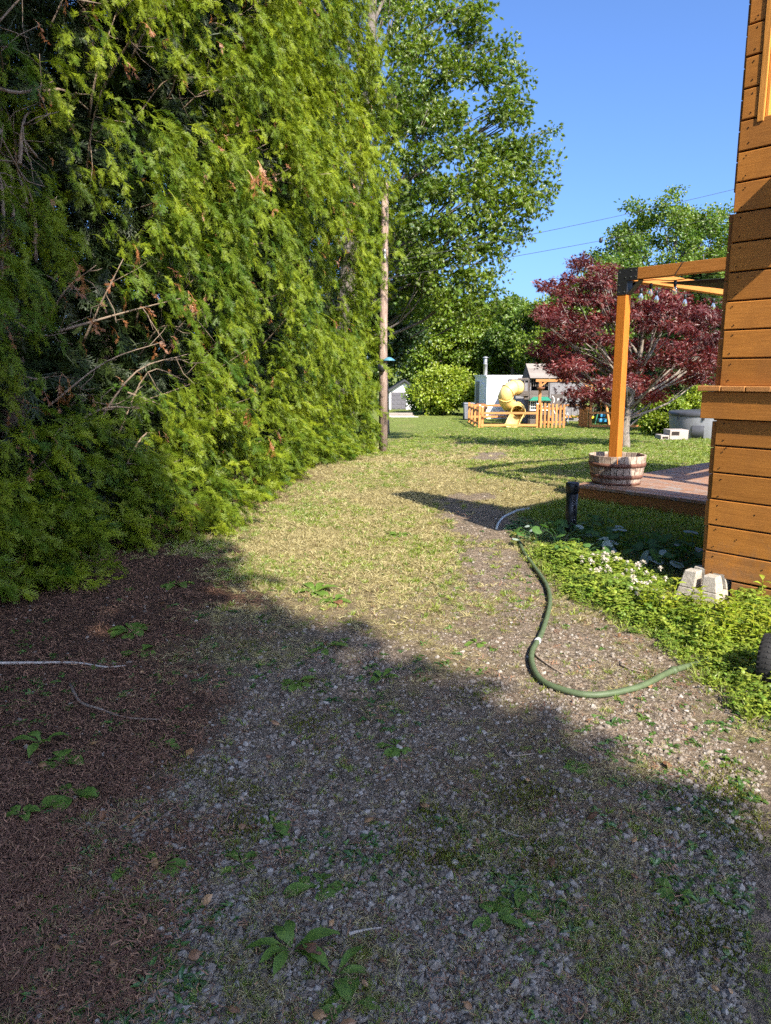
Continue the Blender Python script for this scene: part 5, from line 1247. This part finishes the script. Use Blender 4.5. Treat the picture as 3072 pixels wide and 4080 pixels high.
def wheelie(px0, px1, py0, py1, d, mat, label):
    a, b = P(px0, py1, d), P(px1, py0, d); z0 = float(terrain(d)); w = b.x - a.x; h = b.z - z0; cx_ = (a.x + b.x) / 2; o = thing('wheelie_bin', label, 'bin', (cx_, d, z0), 0, 'bins beside the fence')
    mb = MB(); mb.add([(-w * .40, -.25, .06), (w * .40, -.25, .06), (w * .40, .22, .06), (-w * .40, .22, .06), (-w * .48, -.32, h * .92), (w * .48, -.32, h * .92), (w * .48, .30, h * .92), (-w * .48, .30, h * .92)], [(3, 2, 1, 0), (4, 5, 6, 7), (0, 1, 5, 4), (1, 2, 6, 5), (2, 3, 7, 6), (3, 0, 4, 7)]); mb.obj('body', M[mat], o, False, .02, rel=False)
    mb = MB(); mb.add([(-w * .5, -.36, h * .925), (w * .5, -.36, h * .925), (w * .5, .32, h * .925), (-w * .5, .32, h * .925), (-w * .46, -.3, h), (w * .46, -.3, h), (w * .46, .28, h), (-w * .46, .28, h)], [(3, 2, 1, 0), (4, 5, 6, 7), (0, 1, 5, 4), (1, 2, 6, 5), (2, 3, 7, 6), (3, 0, 4, 7)]); mb.obj('lid', M[mat], o, False, .02, rel=False)
    for s_ in (-1, 1): MB().tube([(s_ * w * .38, .26, .10), (s_ * w * .46, .26, .10)], .10, 14).obj('wheel', M['rubber'], o, True, rel=False)
    MB().tube([(-w * .3, .36, h * .93), (w * .3, .36, h * .93)], .016, 8).obj('handle', M[mat], o, True, rel=False)
wheelie(1845, 1890, 1604, 1664, 40.0, 'bin_grey', 'grey wheelie bin standing left of the trailer door'); wheelie(1894, 1932, 1607, 1672, 39.4, 'bin_brown', 'brown wheelie bin in front of the trailer corner')

# white garage behind the bush ----------------------------------------
GD = 52.0; zg2 = float(terrain(GD)); ga = thing('white_garage', 'small white gabled garage with a grey panel door', 'garage', tuple(P(1610, 1632, GD)))
a, b = P(1550, 1632, GD), P(1668, 1560, GD); ap = P(1612, 1519, GD); cx_ = ap.x
mb = MB(); prof = [(a.x, zg2 - .05), (b.x, zg2 - .05), (b.x, b.z), (cx_, ap.z - .05), (a.x, b.z)]; mb.prism(prof, GD, GD + 6); mb.obj('wall', M['clap'], ga)
for s_, e_ in ((-1, a.x), (1, b.x)):
    p, q = Vector((cx_, 0, ap.z)), Vector((e_ + s_ * .3, 0, b.z - (.3 * (ap.z - b.z) / abs(e_ - cx_)))); mb = MB()
    mb.add([(p.x, GD - .3, p.z), (q.x, GD - .3, q.z), (q.x, GD + 6.3, q.z), (p.x, GD + 6.3, p.z), (p.x, GD - .3, p.z + .13), (q.x, GD - .3, q.z + .13), (q.x, GD + 6.3, q.z + .13), (p.x, GD + 6.3, p.z + .13)], [(3, 2, 1, 0), (4, 5, 6, 7), (0, 1, 5, 4), (1, 2, 6, 5), (2, 3, 7, 6), (3, 0, 4, 7)]); mb.obj('roof_slope', M['roof_dark'], ga)
dz0 = zg2 + .02; d0, d1 = P(1559, 1600, GD).x, P(1617, 1600, GD).x; dt = P(1600, 1563, GD).z; ro = (dt - dz0) / 4
gd = MB().box(d0, d1, GD - .03, GD - .004, dz0, dt).obj('garage_door', M['garage_door'], ga)
for r_ in range(4):
    for c_ in range(3): w_ = (d1 - d0) / 3; MB().box(d0 + w_ * c_ + .05, d0 + w_ * (c_ + 1) - .05, GD - .05, GD - .032, dz0 + ro * r_ + .05, dz0 + ro * (r_ + 1) - .05).obj('door_panel', M['garage_door'], gd, False, .01)
for (p0, p1) in ((1553, 1558), (1618, 1623)): mb = MB(); bx(mb, p0, p1, 1562, 1632, GD - .06, .05); mb.obj('door_trim', M['white'], ga)
ti = thing('timber_edging', 'stacked grey timbers edging the garage drive', 'timber edging', tuple(P(1600, 1655, 43.5)))
for k in range(2): mb = MB(); bx(mb, 1545, 1644 + 6 * k, 1645 + 9 * k, 1653 + 9 * k, 43.8 - .5 * k, .25); mb.obj('timber', M['timber'], ti, False, .01)
mb = MB(); bx(mb, 1545, 1668, 1662, 1668, 42.6, .7); tag(mb.obj('paving_slab', M['slab'], None, False, .01), 'pale flat slab lying in front of the grey timbers', 'slab')

# hot tub and steps ---------------------------------------------------
tc = G(2785, 1750); TBd = tc.y + .95; tz = float(terrain(TBd)); tb0 = thing('hot_tub', 'round grey hot tub with dark cover at the lawn edge', 'hot tub', (P(2790, 1750, TBd).x, TBd, tz))
MB().lathe([(0, 0), (.88, 0), (.90, .04), (.95, .45), (.97, .66), (.97, .70)], 48).obj('shell', M['tub'], tb0, True, rel=False)
MB().lathe([(.985, .702), (1.0, .72), (1.0, .80), (.96, .84), (.5, .87), (0, .88)], 48).obj('cover', M['tub_dark'], tb0, True, rel=False)
MB().lathe([(.90, .06), (.955, .06), (.968, .44), (.905, .44)], 6, (0, 0, 0), R(232), R(252)).obj('access_panel', M['tub_dark'], tb0, True, rel=False)
for an in (205, 250, 300): MB().bar((1.005 * math.cos(R(an)), 1.005 * math.sin(R(an)), .60), (1.005 * math.cos(R(an)), 1.005 * math.sin(R(an)), .80), .05, .012, (math.cos(R(an)), math.sin(R(an)), 0)).obj('cover_strap', M['black'], tb0, rel=False)
sg = G(2690, 1752); so = thing('step_unit', 'taupe plastic two step unit beside the hot tub', 'steps', (sg.x, sg.y, sg.z))
w1, w2, w3 = P(2634, 1750, sg.y).x - sg.x, P(2668, 1750, sg.y).x - sg.x, P(2742, 1750, sg.y).x - sg.x; h1, h2 = .13, .29
mb = MB(); mb.prism([(w2, 0), (w3, 0), (w3, h2), (w2, h2)], 0, .55); mb.obj('upper_step', M['step_plastic'], so, False, .015, rel=False)
mb = MB(); mb.box(w1, w2 - .003, .02, .52, 0, h1); mb.obj('lower_step', M['step_plastic'], so, False, .012, rel=False)
mb = MB(); mb.box(w1 + .05, w2 - .04, .012, .0185, .03, h1 - .04); mb.box(w2 + .05, (w2 + w3) / 2, -.006, -.001, h1, h2 - .05); mb.obj('step_shade_plate', M['dark'], so, rel=False)  # dark plates on the step fronts stand in for shaded recesses

# ================================================================== WEEDS ONE CAN TELL APART
def rosette(px, py, n, ln, wd, label, up=.35, mat='rosette_solo', tint=.5, dead=0, cat='weed', name='broadleaf_weed', shape=None):
    g = G(px, py); z = float(hz(g.x, g.y)); o = thing(name, label, cat, (g.x, g.y, z), 0, 'weeds growing in the driveway')
    a0 = random.uniform(0, 6.28)
    for i in range(n):
        a = a0 + i * 2.4 + random.gauss(0, .2); d = Vector((math.cos(a), math.sin(a), max(.03, up + random.gauss(0, .12)))); mb = MB()
        blade(mb, d.normalized() * .008, d, ln * random.uniform(.65, 1.15), wd * random.uniform(.8, 1.2), droop=.35 + .3 * random.random(), shape=shape or [.10, .22, .5 + random.gauss(0, .08), .85 + random.gauss(0, .1), .95 + random.gauss(0, .1), 1.0 + random.gauss(0, .1), .85 + random.gauss(0, .08), .5, .05], fold=random.uniform(.05, .2))
        mb.v = [(v_[0] + random.gauss(0, .0008), v_[1] + random.gauss(0, .0008), v_[2] + random.gauss(0, .0016)) for v_ in mb.v]
        lf = mb.obj('leaf', M['brown_leaf'] if i < dead else M[mat], o, True, rel=False)
    return o
ros = [(170, 2960, 4, .13, .035, 'tall leaved green weed upright in the brown litter', .9), (250, 3030, 8, .09, .05, 'leafy green weed just below the tall leaved one', .3), (290, 3170, 7, .11, .055, 'crumpled broad weed leaves in the brown litter', .25),
       (85, 3250, 5, .07, .035, 'small light green seedling at the left edge of the litter', .9), (640, 3450, 7, .10, .035, 'low weed on the line between litter and gravel', .2), (430, 3545, 4, .09, .04, 'pale edged weed lying flat on brown litter', .12),
       (960, 3445, 6, .09, .035, 'green rosette alone on the grey gravel', .25), (1165, 3800, 9, .125, .028, 'big plantain rosette with long upright leaves low in the foreground', .75), (1330, 3905, 3, .13, .028, 'single long toothed leaf leaning beside the big plantain', .5),
       (1400, 4020, 4, .10, .045, 'pale leaf weed at the very bottom of the driveway', .2), (1265, 3540, 4, .10, .055, 'round leaved weed right of the gravel rosette', .3), (1580, 2965, 7, .11, .035, 'dark weed clump in the middle of the shaded gravel', .3),
       (1080, 3290, 8, .11, .03, 'ragged dandelion rosette amid shaded gravel', .2), (1300, 2575, 7, .13, .035, 'weed clump catching sun at the shadow edge', .35), (1180, 2720, 7, .12, .035, 'weed clump at the edge of litter and gravel in shade', .35),
       (640, 2960, 4, .09, .035, 'small weed in litter beside the curved stick', .3), (520, 2520, 8, .14, .07, 'broad weed growing out of litter below the hedge', .35), (560, 2600, 5, .12, .06, 'second broad weed below the hedge, nearer the viewer', .3),
       (1255, 2360, 10, .18, .06, 'largest leafy weed clump on the sunny driveway', .5), (1330, 2400, 7, .14, .055, 'leafy weed touching the largest clump', .4), (1900, 2560, 6, .09, .03, 'weed on the sunny gravel left of the hose bend', .3),
       (2060, 3640, 8, .10, .035, 'dark weed patch low on the right half of the gravel', .25), (1960, 3660, 5, .08, .04, 'rounded weed beside the dark low patch', .3), (2690, 3545, 3, .07, .05, 'single heart shaped leaf lying on the mossy gravel', .15),
       (2300, 3060, 4, .07, .04, 'light green seedling on bare gravel under the hose', .2), (1520, 2700, 4, .10, .03, 'upright pale weed standing in stony ground', .8), (700, 2330, 6, .12, .055, 'weed leaves lying where hedge shadow meets sun', .3), (1590, 2140, 6, .13, .055, 'bright weed in the sunny mown grass', .5)]
for (px, py, n, ln, wd, lab, up_) in ros: rosette(px, py, n + 1, ln * 1.12, wd * 1.12, lab, up_, dead=1 if n > 6 and px > 900 else 0)
# broad round-leaved plants in the hut's shadow
def roundplant(px, py, n, label, size=.10):
    size *= .78
    g = G(px, py); z = float(hz(g.x, g.y)); o = thing('butterbur_plant', label, 'plant', (g.x, g.y, z), 0, 'round leaved plants behind the hut')
    for i in range(n):
        a = random.uniform(0, 6.28); r = random.uniform(.03, .26); h = random.uniform(.07, .19); p = Vector((r * math.cos(a), r * math.sin(a), h)); mb = MB()
        rad = [1.05, 1.0, .95, 1.0, 1.0, .95, .9, .55, .35, .55, .9, .95, 1.0, 1.0, .95, 1.0]; s_ = size * random.uniform(.7, 1.35)
        nn_ = (Vector((0, -.2, 1)) + rv(.55)).normalized(); dd_ = Vector((math.cos(a), math.sin(a), random.gauss(-.1, .25))).normalized(); lobed(mb, p, dd_, nn_, s_, rad)
        lf = mb.obj('leaf', M['squash_pale'] if random.random() < .17 else M['squash_solo'], o, True, rel=False)
        MB().tube([Vector((0, 0, -.01)), Vector((p.x * .5, p.y * .5, p.z * .75)), p], .003, 4, False).obj('stalk', M['squash'], lf, rel=False)
for (px, py, n, lab, sz) in [(2140, 2170, 12, 'round leaved plant by the near end of the pale hose', .09), (2230, 2190, 12, 'round leaved plant just in front of the black pipe', .10), (2350, 2150, 14, 'round leaved plant right of the black pipe', .11), (2460, 2190, 16, 'round leaved plant with pale leaves in mid shadow', .13),
                             (2560, 2230, 14, 'round leaved plant behind the clover blossoms', .13), (2660, 2190, 14, 'round leaved plant under the deck edge shadow', .12), (2690, 2280, 16, 'large pale leaved plant left of the pier block', .14), (2760, 2230, 12, 'round leaved plant tight against the hut corner', .13), (2420, 2110, 10, 'small round leaved plant near the deck fascia', .09), (2310, 2230, 12, 'round leaved plant at the rim of the clover', .10)]:
    roundplant(px, py, n, lab, sz)
# sticks
def stick(px, r, label, mat='stick', twig=True):
    pts = spline([Vector((g.x, g.y, float(hz(g.x, g.y)) + r * 1.3)) for g in (G(*p) for p in px)], 4); mb = MB(); mb.tube(pts, [r * (1.1 - .7 * i / (len(pts) - 1)) for i in range(len(pts))], 6)
    o = mb.obj('fallen_stick', M[mat], None, True); return tag(o, label, 'stick')
stick([(-30, 2655), (130, 2652), (300, 2650), (420, 2668), (500, 2660)], .008, 'long pale stick lying straight across the brown litter', 'pale_stick')
stick([(280, 2735), (320, 2800), (400, 2830), (500, 2862), (640, 2872)], .007, 'curved brown stick in the litter below the pale one')
stick([(560, 3330), (660, 3250), (740, 3180), (770, 3110)], .003, 'thin arched twig where litter meets gravel')
stick([(2130, 2610), (2180, 2650), (2240, 2685)], .006, 'dark stick lying inside the bend of the hose')
stick([(2470, 2650), (2510, 2670), (2560, 2682)], .007, 'short brown stick near the end of the hose')
stick([(2010, 2985), (2030, 3010), (2080, 3010), (2130, 3003)], .005, 'small crooked twig on the shaded gravel')
stick([(1390, 3735), (1440, 3720), (1520, 3705)], .005, 'twig low in the foreground right of the plantain', 'pale_stick')
stick([(1990, 3315), (2040, 3335), (2090, 3345)], .005, 'twig on mossy gravel in the lower right', 'pale_stick')
